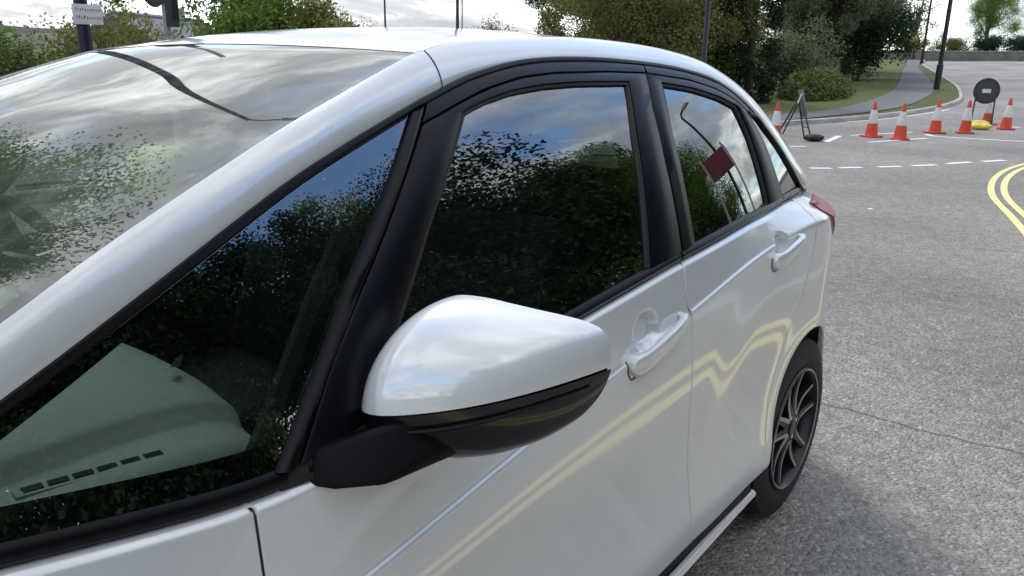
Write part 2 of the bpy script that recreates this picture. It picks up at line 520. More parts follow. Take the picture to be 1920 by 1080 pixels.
for side in (-1, 1):
    a = patch('front_door', front_door_outline, W, PAINT, car, side, extra=crease_pts(1.34, 2.52))
    b = patch('rear_door', rear_door_outline, W, PAINT, car, side, extra=crease_pts(2.48, 3.40))
    c = patch('rear_quarter_panel', quarter_outline, W, PAINT, car, side, extra=crease_pts(2.95, 3.86))
    d = patch('front_wing', wing_outline, W, PAINT, car, side, extra=crease_pts(.3, 1.36))
    e = patch('side_sill', sill_outline, W_sill, PAINT, car, side, step=.012)
    DOORS[side] = (a, b, c, d)
    mb = MB(); mb.add([(x, side*yy, z) for x in (1.22, 2.1, 2.98) for yy, z in ((.828, .245), (.815, .30))], grid_faces(3, 2)); mb.build('sill_gap_strip', RUBBER, car, off=CAR_O)  # black strip added to darken the gap above the sill
    for nm_, pts_ in (('shut_gap_shade', fd_front), ('shut_gap_shade', bd), ('shut_gap_shade', rd_rear)):  # black tubes standing in for the shade inside the shut gaps
        q_ = resample(pts_, 40)
        mb = MB(); mb.tube([(x, side*(float(W(x, z))-.0052), z) for x, z in q_], .0028, 6); mb.build(nm_, RUBBER, car, off=CAR_O)
    # dark backing that closes the shut gaps
    mb = MB()
    for s0, s1, z0, z1 in ((1.30, 2.94, .30, .90),):
        sg = np.linspace(s0, s1, 40); zg = np.linspace(z0, z1, 12)
        v = [(x, side*(float(W(x, z))-.03), z) for z in zg for x in sg]
        mb.add(v, grid_faces(12, 40))
    mb.build('door_inner_skin', CAVITY, car, off=CAR_O)

# ------------------------------------------------------------------ pillar, roof rail, roof, screens
def spl(pts, m=10):
    P = np.array(pts, float)
    E = np.vstack([2*P[0]-P[1], P, 2*P[-1]-P[-2]])
    out_ = []
    for i in range(len(P)-1):
        p0, p1, p2, p3 = E[i:i+4]
        for t in np.linspace(0, 1, m, endpoint=False):
            out_.append(0.5*((2*p1)+(-p0+p2)*t+(2*p0-5*p1+4*p2-p3)*t*t+(-p0+3*p1-3*p2+p3)*t**3))
    out_.append(P[-1])
    return np.array(out_)
LC = [(.90, .974), (1.05, 1.055), (1.187, 1.127), (1.33, 1.202), (1.512, 1.291), (1.633, 1.338), (1.794, 1.39), (1.85, 1.406), (1.98, 1.439), (2.173, 1.466), (2.45, 1.471), (2.798, 1.452), (3.039, 1.407), (3.246, 1.298), (3.51, 1.099), (3.62, 1.062)]
L3 = [(s, float(G(s, z)), z) for s, z in LC]
IC = [(.85, .998), (1.0, 1.09), (1.178, 1.19), (1.303, 1.258), (1.524, 1.358), (1.67, 1.412), (1.80, 1.455), (1.871, 1.475)]
D3 = [(s, float(G(s, z)), z) for s, z in IC] + [(2.0, .562, 1.496), (2.18, .543, 1.509), (2.45, .538, 1.516), (2.81, .540, 1.500), (3.08, .548, 1.458), (3.34, .565, 1.36), (3.68, .60, 1.15), (3.80, .61, 1.06)]
MS = 10
LS, DS = spl(L3, MS), spl(D3, MS)
K_TOP = 7*MS            # station index of the windscreen top corner
K_HATCH = 13*MS         # start of the tailgate
def rail(side):
    nseg = 12
    v = []
    for k in range(len(LS)):
        a, b = LS[k], DS[k]
        d = b-a
        nrm = np.array([0, .72, .69])
        wdt = np.linalg.norm(d)
        for j in range(nseg+1):
            t = j/nseg
            q = a+d*t
            bul = .135*wdt*(4*t*(1-t))**.8*(1-.25*t)
            q = q+nrm*bul
            v.append((q[0], side*q[1], q[2]))
    nc = nseg+1
    f = grid_faces(len(LS), nc, flip=(side > 0))
    # folded lips along both edges
    k0 = len(v)
    for k in range(len(LS)):
        a, b = LS[k], DS[k]
        v.append((a[0], side*(a[1]-.016), a[2]-.004))
        v.append((b[0], side*(b[1]-.004), b[2]-.016))
    for k in range(len(LS)-1):
        q = (k*nc, (k+1)*nc, k0+2*(k+1), k0+2*k)
        f.append(q if side < 0 else q[::-1])
        q = (k*nc+nseg, k0+2*k+1, k0+2*(k+1)+1, (k+1)*nc+nseg)
        f.append(q if side < 0 else q[::-1])
    mb = MB(); mb.add(v, f)
    return mb
def strip_obj(name, pts, rad, mt, parent, n=8, flat=1.0):
    mb = MB(); mb.tube(pts, rad, n, True, flat)
    return mb.build(name, mt, parent, off=CAR_O)
for side in (-1, 1):
    p = rail(side).build('pillar_and_roof_rail', PAINT, car, off=CAR_O, auto=R(50))
    # seal between screen/roof and rail
    strip_obj('roof_ditch_seal', [(q[0], side*(q[1]-.006), q[2]-.004) for q in DS[K_TOP:K_HATCH+4]], .0035, RUBBER, p)
    strip_obj('window_top_seal', [(q[0], side*(q[1]-.001), q[2]-.003) for q in LS[3:15*MS-2]], .0075, BLACK_TRIM, p)
    # panel joint across the rail just behind the screen corner
    k = K_TOP+3
    pts = []
    for t in np.linspace(0.03, .97, 12):
        q = LS[k]+(DS[k-2]-LS[k])*t
        wdt = np.linalg.norm(DS[k]-LS[k])
        q = q+np.array([0, .72, .69])*(.135*wdt*(4*t*(1-t))**.8*(1-.25*t)+.0002)
        pts.append((q[0], side*q[1], q[2]))
    strip_obj('panel_joint', pts, .0012, RUBBER, p, 6)
def cross(stations, nc, fx, fz, inset=0.0, dz=0.0):
    v = []
    for k, q in enumerate(stations):
        t = k/(len(stations)-1)
        for j in range(nc):
            yy = -1+2*j/(nc-1)
            e = 1-yy*yy
            v.append((q[0]+fx(t)*e, yy*(q[1]-inset), q[2]+fz(t)*e+dz))
    return v, grid_faces(len(stations), nc)
v, f = cross(DS[:K_TOP+1], 41, lambda t: -.15+.12*t, lambda t: .030-.015*t, .004, -.003)
mb = MB(); mb.add(v, f)
screen = mb.build('windscreen', GLASS_W, car, off=CAR_O)
v, f = cross(DS[K_TOP:K_HATCH+1], 41, lambda t: -.03*max(0, 1-t*3), lambda t: .015+.014*math.sin(min(1, t*2.2)*PI/2), .008, -.002)
mb = MB(); mb.add(v, f)
roof = mb.build('roof_panel', PAINT, car, off=CAR_O)
v, f = cross(DS[K_TOP:K_HATCH+1], 21, lambda t: -.03*max(0, 1-t*3), lambda t: .015+.014*math.sin(min(1, t*2.2)*PI/2), .03, -.035)
mb = MB(); mb.add(v, f)
mb.build('roof_lining', INTRIM, car, off=CAR_O)
# frit band round the screen (header and sides), just under the glass
def screen_pt(kf, yy, dn=0.0):
    k = int(kf); fr = kf-k
    q = DS[k]*(1-fr)+DS[min(k+1, len(DS)-1)]*fr
    t = kf/K_TOP
    e = 1-yy*yy
    return (q[0]+(-.15+.12*t)*e+dn*.4, yy*(q[1]-.004), q[2]+(.030-.015*t)*e-.003-dn)
mb = MB()
va = []
for kf, dn in ((K_TOP-.05, .003), (K_TOP-3.6, .003)):
    va += [screen_pt(kf, -1+2*j/40, dn) for j in range(41)]
mb.add(va, grid_faces(2, 41))
header = mb.build('screen_header_frit', simple('grey_screen_shade_band', (0.16, 0.165, 0.18), .5), screen, off=CAR_O)
for sgn in (-1, 1):
    mb = MB()
    va = []
    for kf in np.linspace(0, K_TOP-3.7, 60):
        va.append(screen_pt(kf, sgn*.998, .003)); va.append(screen_pt(kf, sgn*.966, .003))
    mb.add(va, grid_faces(60, 2))
    mb.build('screen_side_frit', FRIT, screen, off=CAR_O)
# tailgate glass, spoiler
v, f = cross(DS[K_HATCH+2:K_HATCH+2*MS+1], 31, lambda t: .055, lambda t: .03, .008, -.004)
mb = MB(); mb.add(v, f)
GLASS_H = glassmat('tailgate_glass', (0.26, 0.28, 0.26), .10)
hatch = mb.build('tailgate_window', GLASS_H, car, off=CAR_O)
v, f = cross(DS[K_HATCH-3:K_HATCH+3], 31, lambda t: .06+.05*t, lambda t: .032, -.0, .004)
v2 = [(x+.03, y, z-.035) for x, y, z in v]
mb = MB(); mb.add(v, f); mb.add(v2, [q[::-1] for q in f])
mb.build('tailgate_spoiler', PAINT, car, off=CAR_O)
# tailgate lower panel and bumpers
def endcap(s_edge, z0, z1, bul, nz, ny, name, mt, zb=None, sgn=1, parent=None, inset=0.0):
    v = []
    for z in np.linspace(z0, z1, nz):
        yw = float(W(s_edge, z))-inset
        tz = (z-z0)/(z1-z0)
        for j in range(ny):
            yy = -1+2*j/(ny-1)
            v.append((s_edge+sgn*(bul+(zb(tz) if zb else 0))*(1-abs(yy)**2.6), yy*yw, z))
    mb = MB(); mb.add(v, grid_faces(nz, ny, flip=sgn > 0))
    return mb.build(name, mt, parent or car, off=CAR_O)
tg = endcap(3.84, .62, 1.085, .14, 14, 31, 'tailgate', PAINT, lambda t: .03-.07*t)
endcap(3.845, .27, .615, .17, 12, 31, 'rear_bumper', PAINT, lambda t: .03*math.sin(t*PI))
mb = MB(); mb.box((4.03, 0, .47), (.04, .52, .12)); mb.build('number_plate', simple('yellow_plate', (.72, .55, .06), .4), tg, off=CAR_O, bevel=.004)
endcap(.285, .27, .66, .30, 14, 31, 'front_bumper', PAINT, lambda t: .05*math.sin(t*PI), -1)
mb = MB(); mb.box((.02, 0, .38), (.10, 1.1, .16)); mb.build('front_grille', BLACK_TEX, car, off=CAR_O, bevel=.02)
# bonnet and scuttle
v = []
nb, ny = 26, 31
for k in range(nb):
    t = k/(nb-1)
    s = .845-.60*t
    zs = float(ZB(s))-.004
    yw = float(W(s, zs))-.006
    for j in range(ny):
        yy = -1+2*j/(ny-1)
        e = 1-yy*yy
        v.append((s-.14*e-(.12*t*e), yy*yw, zs+(.045-.02*t)*e-.06*t*t*(1-e*.3)))
mb = MB(); mb.add(v, grid_faces(nb, ny, flip=True))
mb.build('bonnet', PAINT, car, off=CAR_O)
v = []
for j in range(31):
    yy = -1+2*j/30
    e = 1-yy*yy
    q = D3[0]
    v.append((q[0]-.15*e+.02, yy*q[1], q[2]+.03*e-.002)); v.append((.835-.14*e, yy*.70, .955+.045*e))
mb = MB(); mb.add(v, grid_faces(31, 2))
mb.build('scuttle_panel', BLACK_TEX, car, off=CAR_O)
for y0, y1 in ((-.5, .08), (-.02, .52)):
    a = Vector((.80, y0, .985)); b = Vector((.74, y1, 1.045))
    mb = MB(); mb.tube([a, a.lerp(b, .5)+Vector((-.02, 0, .012)), b], .008, 8); mb.build('wiper_blade', BLACK_TEX, car, off=CAR_O)
for side in (-1, 1):
    ho = [(.30, .715), (.31, .635), (.40, .64), (.55, .72), (.60, .79), (.52, .785)]
    patch('headlight', ho, lambda s, z: W(s, z)+.004, CLEAR_LAMP, car, side, step=.03)
    to = [(3.455, 1.046), (3.52, 1.046), (3.72, 1.035), (3.83, 1.02), (3.83, .88), (3.70, .90), (3.57, .965), (3.475, 1.02)]
    patch('tail_light', to, lambda s, z: W(s, np.minimum(z, 1.04))+.009, RED_LAMP, car, side, step=.02, depth=.02)

# ------------------------------------------------------------------ side windows and their black frames
def Goff(d): return lambda s, z: G(s, z)+d
def band(name, segs, mt, parent, side, prof, n=14, off=CAR_O, Sf=G):
    """strip between an outer and an inner polyline on the glasshouse; prof = [(t across, stand-off)]"""
    v = []; f = []
    P_o = np.vstack([resample(a, n)[(1 if i else 0):] for i, (a, b) in enumerate(segs)])
    P_i = np.vstack([resample(b, n)[(1 if i else 0):] for i, (a, b) in enumerate(segs)])
    for k in range(len(P_o)):
        for t, h in prof:
            q = P_o[k]*(1-t)+P_i[k]*t
            v.append((q[0], side*(float(Sf(q[0], q[1]))+h), q[1]))
    nc = len(prof)
    mb = MB(); mb.add(v, grid_faces(len(P_o), nc, flip=(side > 0)))
    return mb.build(name, mt, parent, off=off, auto=R(40))
FLAT = [(0, -.012), (.0, .001), (.04, .0035), (.5, .0042), (.95, .0030), (1.0, .0005), (1.0, -.010)]
doorgap = [(1.802, 1.362), (1.905, 1.391), (1.985, 1.412), (2.1, 1.432), (2.222, 1.441), (2.422, 1.444), (2.583, 1.442)]
rgap = [(2.593, 1.441), (2.80, 1.426), (2.955, 1.402), (3.065, 1.371), (3.135, 1.335)]
strip_l = [(1.413, .963), (1.494, 1.065), (1.574, 1.166), (1.681, 1.274), (1.790, 1.382)]
strip_r = [(1.440, .963), (1.514, 1.067), (1.592, 1.156), (1.704, 1.272), (1.822, 1.392)]
door_lead = [(1.446, .963), (1.519, 1.067), (1.597, 1.156), (1.708, 1.270), (1.796, 1.357)]
fgl = dict(left=[(1.555, .985), (1.649, 1.107), (1.741, 1.214), (1.907, 1.380)],
           top=[(1.907, 1.380), (1.973, 1.397), (2.067, 1.413), (2.172, 1.422), (2.286, 1.426), (2.492, 1.426)],
           right=[(2.492, 1.426), (2.437, 1.317), (2.385, 1.156), (2.352, 1.049)])
bsh = [(2.583, 1.442), (2.544, 1.37), (2.514, 1.255), (2.500, 1.118), (2.492, 1.060)]
bsh2 = [(2.5875, 1.442), (2.5485, 1.37), (2.5185, 1.255), (2.5045, 1.118), (2.4965, 1.060)]
rgl = dict(left=[(2.562, 1.066), (2.572, 1.17), (2.592, 1.309), (2.640, 1.423)],
           top=[(2.640, 1.423), (2.80, 1.409), (2.954, 1.385), (3.06, 1.358)],
           right=[(3.06, 1.358), (3.088, 1.281), (3.104, 1.134), (3.106, 1.088)])
rdr = [(3.135, 1.335), (3.200, 1.25), (3.245, 1.13), (3.260, 1.089)]
rdr2 = [(3.143, 1.336), (3.206, 1.25), (3.251, 1.13), (3.266, 1.090)]
def inset_poly(p, d):
    P = np.array(p, float)
    c = P.mean(0)
    return [tuple(q+(c-q)/np.linalg.norm(c-q)*d) for q in P]
for side in (-1, 1):
    fdoor, rdoor, quart, wing = DOORS[side]
    # front quarter light
    Lq = [(s, z-.012) for s, z in zip(*np.array([(q[0], q[2]) for q in LS[2:66]]).T)]
    qg = Lq[::4] + [(1.778, 1.374)] + strip_l[::-1] + belt_line(1.40, .93, 12, .024)
    qpane = patch('quarter_window', qg, Goff(-.004), GLASS_F, car, side, step=.05, bstep=.03, lip=.001, depth=.004)
    # frit: upper edge band widening forward, deep band along the bottom
    n_ = 30
    top_o = np.array([(q[0], q[2]-.004) for q in LS[2:66]])
    top_o = resample(top_o, n_)
    wd = np.linspace(.030, .012, n_)
    tn = np.array([.46, -.89])
    band('quarter_window_frit', [([tuple(q) for q in top_o], [tuple(q+tn*w_) for q, w_ in zip(top_o, wd)])], FRIT, qpane, side, [(0, -.0065), (1, -.0065)], n_)
    bo = belt_line(.93, 1.412, 20, .01); bi = [(s+.018, z+.052) for s, z in belt_line(.93, 1.425, 20, .01)]
    band('quarter_window_frit', [(bo, bi)], FRIT, qpane, side, [(0, -.0065), (1, -.0065)], 20)
    # rubber pillar strip in front of the door
    band('pillar_strip', [(strip_l, strip_r)], BLACK_TRIM, car, side, [(0, -.012), (0, .002), (.18, .008), (.5, .0105), (.82, .008), (1, .001), (1, -.014)], 24)
    # roof-edge moulding (fixed to the body)
    lo1 = [(q[0], q[2]-.006) for q in LS[67:113:2]]
    segs = [([(1.83, 1.394)] + lo1[1:], [(1.808, 1.366)] + doorgap[1:] + rgap[1:])]
    a_ = resample(lo1, 40); 
    dg = resample(doorgap + rgap, 400)
    inner = []
    for q in a_:
        j = np.argmin(np.abs(dg[:, 0]-q[0])) if q[0] > 1.9 else np.argmin(np.hypot(dg[:, 0]-q[0]-.0, dg[:, 1]-q[1]))
        inner.append((float(dg[j, 0]), float(dg[j, 1])+.004))
    lo_t = resample([(q[0], q[2]-.006) for q in LS[67:127]], 60)
    # simple ruled band between the rail edge and the door gap, paired by arc fraction
    up1 = [tuple(q) for q in resample([(q[0], q[2]-.006) for q in LS[67:106]], 40)]
    dn1 = [tuple(q+np.array([0, .003])) for q in resample(doorgap, 40)]
    band('roof_edge_moulding', [([q for q in up1 if q[0] < 2.586] + [(2.588, 1.4605)], dn1)], BLACK_TRIM, car, side, FLAT, 40)
    up2 = [(2.592, 1.4605)] + [(q[0], q[2]-.006) for q in LS[106:133] if q[0] > 2.6 and q[0] < 3.185]
    dn2 = [(2.593, 1.444)] + [(a, b+.003) for a, b in rgap[1:]]
    band('roof_edge_moulding', [(up2, dn2)], BLACK_TRIM, car, side, FLAT, 30)
    # front door frame and pane
    sg = [(door_lead, fgl['left']), (doorgap, fgl['top']), (bsh, fgl['right'])]
    sg = [([door_lead[0]] + door_lead[1:-1] + [doorgap[0]], fgl['left']), sg[1], sg[2]]
    band('window_frame', sg, BLACK_TRIM, fdoor, side, FLAT, 16)
    ow = fgl['left'] + fgl['top'][1:] + fgl['right'][1:]
    band('window_seal', [(fgl['left'], [(a+.010, b-.002) for a, b in fgl['left'][:-1]] + [(1.914, 1.370)]), (fgl['top'], [(1.914, 1.370)] + [(a, b-.010) for a, b in fgl['top'][1:-1]] + [(2.480, 1.416)]), (fgl['right'], [(2.480, 1.416)] + [(a-.013, b) for a, b in fgl['right'][1:]])], RUBBER, fdoor, side, [(0, -.003), (.25, -.001), (.8, -.003), (1, -.009)], 16)
    po = ow + [(2.352, .99), (1.555, .95)]
    patch('window_pane', po, Goff(-.009), GLASS_F, fdoor, side, step=.06, bstep=.04, lip=.001, depth=.004)
    # rear door frame, seal, pane
    sg = [(bsh2[::-1], rgl['left']), (rgap, rgl['top']), (rdr, rgl['right'])]
    band('window_frame', sg, BLACK_TRIM, rdoor, side, FLAT, 16)
    band('window_seal', [(rgl['left'], [(a+.009, b) for a, b in rgl['left'][:-1]] + [(2.650, 1.412)]), (rgl['top'], [(2.650, 1.412)] + [(a, b-.011) for a, b in rgl['top'][1:-1]] + [(3.048, 1.349)]), (rgl['right'], [(3.048, 1.349)] + [(a-.010, b) for a, b in rgl['right'][1:]])], RUBBER, rdoor, side, [(0, -.003), (.25, -.001), (.8, -.003), (1, -.009)], 16)
    po = rgl['left'] + rgl['top'][1:] + rgl['right'][1:] + [(3.106, 1.03), (2.555, 1.0)]
    patch('window_pane', po, Goff(-.009), GLASS_R, rdoor, side, step=.06, bstep=.04, lip=.001, depth=.004)
    # rear quarter window
    rq = rdr2 + [(3.50, 1.092), (3.46, 1.128), (3.34, 1.222), (3.245, 1.286), (3.185, 1.322)]
    patch('rear_quarter_window', rq, Goff(-.003), GLASS_R, car, side, step=.04, bstep=.02, lip=.001, depth=.006)
    mb = MB()
    mb.tube([(s, side*(float(G(s, z))+.001), z) for s, z in resample([rdr2[0], (3.205, 1.322), (3.255, 1.284), (3.35, 1.22), (3.47, 1.126), (3.515, 1.09)], 24)], .006, 8)
    mb.build('quarter_window_seal', BLACK_TRIM, car, off=CAR_O)
    # belt mouldings: rounded black strips with a satin upper edge
    BP = [(0, -.020), (0, -.010), (.2, -.003), (.5, .0015), (.8, .0005), (1.0, -.003), (1.0, -.014)]
    s_ = np.linspace(.90, 1.425, 26)
    band('belt_moulding', [([(x, ZB(x)+.0015) for x in s_], [(x, ZB(x)+.029) for x in s_])], BLACK_TRIM, wing, side, BP, 26)
    s_ = np.linspace(1.455, 2.488, 40)
    band('belt_moulding', [([(x, ZB(x)+.0015) for x in s_], [(x, ZB(x)+.025) for x in s_])], BLACK_TRIM, fdoor, side, BP, 40)
    s_ = np.linspace(2.496, 3.262, 34)
    band('belt_moulding', [([(x, ZB(x)+.0015) for x in s_], [(x, ZB(x)+.024) for x in s_])], BLACK_TRIM, rdoor, side, BP, 34)
    s_ = np.linspace(3.270, 3.56, 14)
    band('belt_moulding', [([(x, ZB(x)+.0015) for x in s_], [(x, ZB(x)+.023) for x in s_])], BLACK_TRIM, quart, side, BP, 14)
    # door handles: pull bar standing off its cup
    for (p0, p1), dp in zip(HANDLE, (fdoor, rdoor)):
        v = []
        nst, nsec = 26, 14
        dirv = np.array([p1[0]-p0[0], p1[1]-p0[1]]); ln = np.linalg.norm(dirv); dirv /= ln
        for k in range(nst):
            t = k/(nst-1)
            cx, cz = p0[0]+dirv[0]*ln*t, p0[1]+dirv[1]*ln*t
            endr = min(1.0, math.sqrt(max(0.0, 1-(max(0, abs(2*t-1)-.86)/.14)**2)))
            hw = (.0245-.009*t)*max(.25, endr)
            lift = .017*(1-abs(2*t-1)**5)+.008
            base = float(G(cx, .97) if 0 else .0)
            yw = float(W(cx, cz))+ (.024*math.exp(-(((cx-DIMP[0][0])/.047)**2+((cz-DIMP[0][1])/.036)**2)**3))+(.024*math.exp(-(((cx-DIMP[1][0])/.047)**2+((cz-DIMP[1][1])/.036)**2)**3))
            th = .012
            for j in range(nsec):
                a = 2*PI*j/nsec
                ca, sa = math.cos(a), math.sin(a)
                ex = abs(ca)**.6*(1 if ca > 0 else -1); ez = abs(sa)**.6*(1 if sa > 0 else -1)
                inner_pull = -.012 if (t < .16 or t > .90) and ex < 0 else 0
                v.append((cx-dirv[1]*hw*ez, side*(yw+lift-.006+th*ex*.8+inner_pull), cz+dirv[0]*hw*ez))
        ff = grid_faces(nst, nsec, wrap=True) + [tuple(range(nsec)), tuple((nst-1)*nsec+j for j in range(nsec))]
        mb = MB(); mb.add(v, ff)
        mb.build('door_handle', PAINT, dp, off=CAR_O, auto=R(60))
        # shadow gap line round the fixed end of the handle
        q = [(p0[0]-.004, p0[1]+.016), (p0[0]-.006, p0[1]-.006), (p0[0]+.006, p0[1]-.024), (p0[0]+.03, p0[1]-.024)]
        mb = MB(); mb.tube([(s, side*(float(W(s, z))+.0004), z) for s, z in resample(q, 12)], .0016, 6)
        mb.build('handle_gap', RUBBER, dp, off=CAR_O)

# ------------------------------------------------------------------ door mirrors
def arc_interp(tab, u): return np.interp(u, [a for a, b in tab], [b for a, b in tab])
UPH = [(0, 0), (.02, .30), (.06, .52), (.12, .74), (.19, .91), (.26, .99), (.33, 1.0), (.45, .945), (.60, .82), (.75, .68), (.86, .56), (.94, .43), (.98, .28), (1, 0)]
LOH = [(0, 0), (.05, .33), (.15, .62), (.3, .88), (.45, 1.0), (.6, .99), (.75, .88), (.88, .66), (.95, .42), (.985, .2), (1, 0)]
def smooth_tab(tab, n=61):
    u = np.linspace(0, 1, n)
    # cluster samples at the ends for rounded tips
    u = .5-.5*np.cos(u*PI)
    h = arc_interp(tab, u)
    k = np.array([1, 2, 3, 2, 1.])/9
    hp = np.convolve(np.pad(h, 2, mode='edge'), k, 'valid'); hp[0] = hp[-1] = 0
    return u, hp
MIR = dict(yi=-.762, yo=-1.038, si=1.640, so=1.785, zi=1.004, zo=1.060, up=.136, lo=.098, dep=.140)
def mirror(side, fdoor):
    P = MIR
    root = empty('door_mirror')
    root.parent = fdoor
    def base(u):
        # split line, slightly bowed
        y = P['yi']+(P['yo']-P['yi'])*u
        s = P['si']+(P['so']-P['si'])*u**1.5
        z = P['zi']+(P['zo']-P['zi'])*u**1.8
        return np.array([s, y, z])
    def depf(u): return P['dep']*(1-abs(2*u-1)**3.2)**.62*(1-.30*u)
    def shell(tab, amp, sgn, inset, nphi=20):
        us, hs = smooth_tab(tab)
        v = []
        for u, h in zip(us, hs):
            b = base(u)
            A = b+np.array([.02*h*(1 if sgn > 0 else .3), 0, sgn*amp*h])
            d = max(depf(u)-inset, 0.0)
            for k in range(nphi+1):
                ph = PI/2*k/nphi
                q = A+(b-A)*(1-math.cos(ph)**.9)
                q = q+np.array([-d*math.sin(ph)**.95, 0.05*d*math.sin(ph), 0])
                v.append((q[0], -side*q[1] if side > 0 else q[1], q[2]))
        f = grid_faces(len(us), nphi+1)
        return v, f
    out_ = []
    v, f = shell(UPH, P['up'], 1, 0.0)
    mb = MB(); mb.add(v, f)
    cap = mb.build('mirror_cap', PAINT, fdoor, off=CAR_O, auto=R(70))
    v, f = shell(LOH, P['lo'], -1, .007)
    v = [(x, y, z-.004) for x, y, z in v]
    mb = MB(); mb.add(v, f)
    low = mb.build('mirror_lower_housing', BLACK_GLOSS, fdoor, off=CAR_O, auto=R(70))
    # rear: mirror glass and bezel
    us = np.linspace(.02, .98, 30)
    vv = []
    for u in us:
        b = base(u)
        vv.append((b[0]+.006, (b[1] if side < 0 else -b[1]), b[2]+P['up']*arc_interp(UPH, u)*.93)); vv.append((b[0]+.002, (b[1] if side < 0 else -b[1]), b[2]-P['lo']*arc_interp(LOH, u)*.9))
    mb = MB(); mb.add(vv, grid_faces(30, 2))
    mb.build('mirror_glass', MIRROR, fdoor, off=CAR_O)
    # slim trim rib that runs along the front of the lower housing
    pts = []
    for u in np.linspace(.16, .97, 34):
        b = base(u); d = depf(u)
        q = b+np.array([-d*.985+.004, 0.05*d, -.017-.010*math.sin(u*PI)])
        pts.append((q[0], q[1] if side < 0 else -q[1], q[2]))
    mb = MB(); mb.tube(pts, [.0035*math.sin(PI*(.08+.84*i/33))+.0005 for i in range(34)], 8)
    mb.build('mirror_trim_rib', BLACK_TRIM, fdoor, off=CAR_O)
    # stalk: faceted arm from the door shoulder up under the housing
    def sec(s0, s1, y, zb, zt, lean=0.0):
        return [(s0, y, zb), (s1, y+lean, zb), (s1, y+lean, zt), (s0, y, zt)]
    secs = [[(1.452, -.795, .926), (1.650, -.815, .931), (1.625, -.785, .975), (1.455, -.770, .972)],
            [(1.466, -.830, .928), (1.665, -.855, .937), (1.640, -.835, .985), (1.475, -.805, .982)],
            [(1.510, -.875, .932), (1.700, -.900, .938), (1.675, -.880, 1.000), (1.530, -.850, 1.003)],
            [(1.575, -.900, .955), (1.720, -.925, .952), (1.705, -.905, 1.00), (1.59, -.875, 1.006)]]
    v = []
    for q in secs:
        v += [(a, b if side < 0 else -b, c) for a, b, c in q]
    mb = MB(); mb.add(v, grid_faces(4, 4, wrap=True)+[(0, 1, 2, 3), (12, 13, 14, 15)])
    mb.build('mirror_stalk', BLACK_TEX, fdoor, off=CAR_O, bevel=.011, seg=4)
    # triangular foot seal on the door shoulder
    mb = MB()
    v = [(1.415, .79, .934), (1.475, .806, .940), (1.48, .79, .985), (1.425, .775, .968), (1.415, .74, .934), (1.475, .75, .940), (1.48, .74, .985), (1.425, .74, .968)]
    v = [(a, side*b, c) for a, b, c in v]
    mb.add(v, [(0, 1, 2, 3), (4, 7, 6, 5), (0, 4, 5, 1), (1, 5, 6, 2), (2, 6, 7, 3), (3, 7, 4, 0)])
    mb.build('mirror_foot', RUBBER, fdoor, off=CAR_O, bevel=.004)
    bpy.data.objects.remove(root)
for side in (-1, 1): mirror(side, DOORS[side][0])

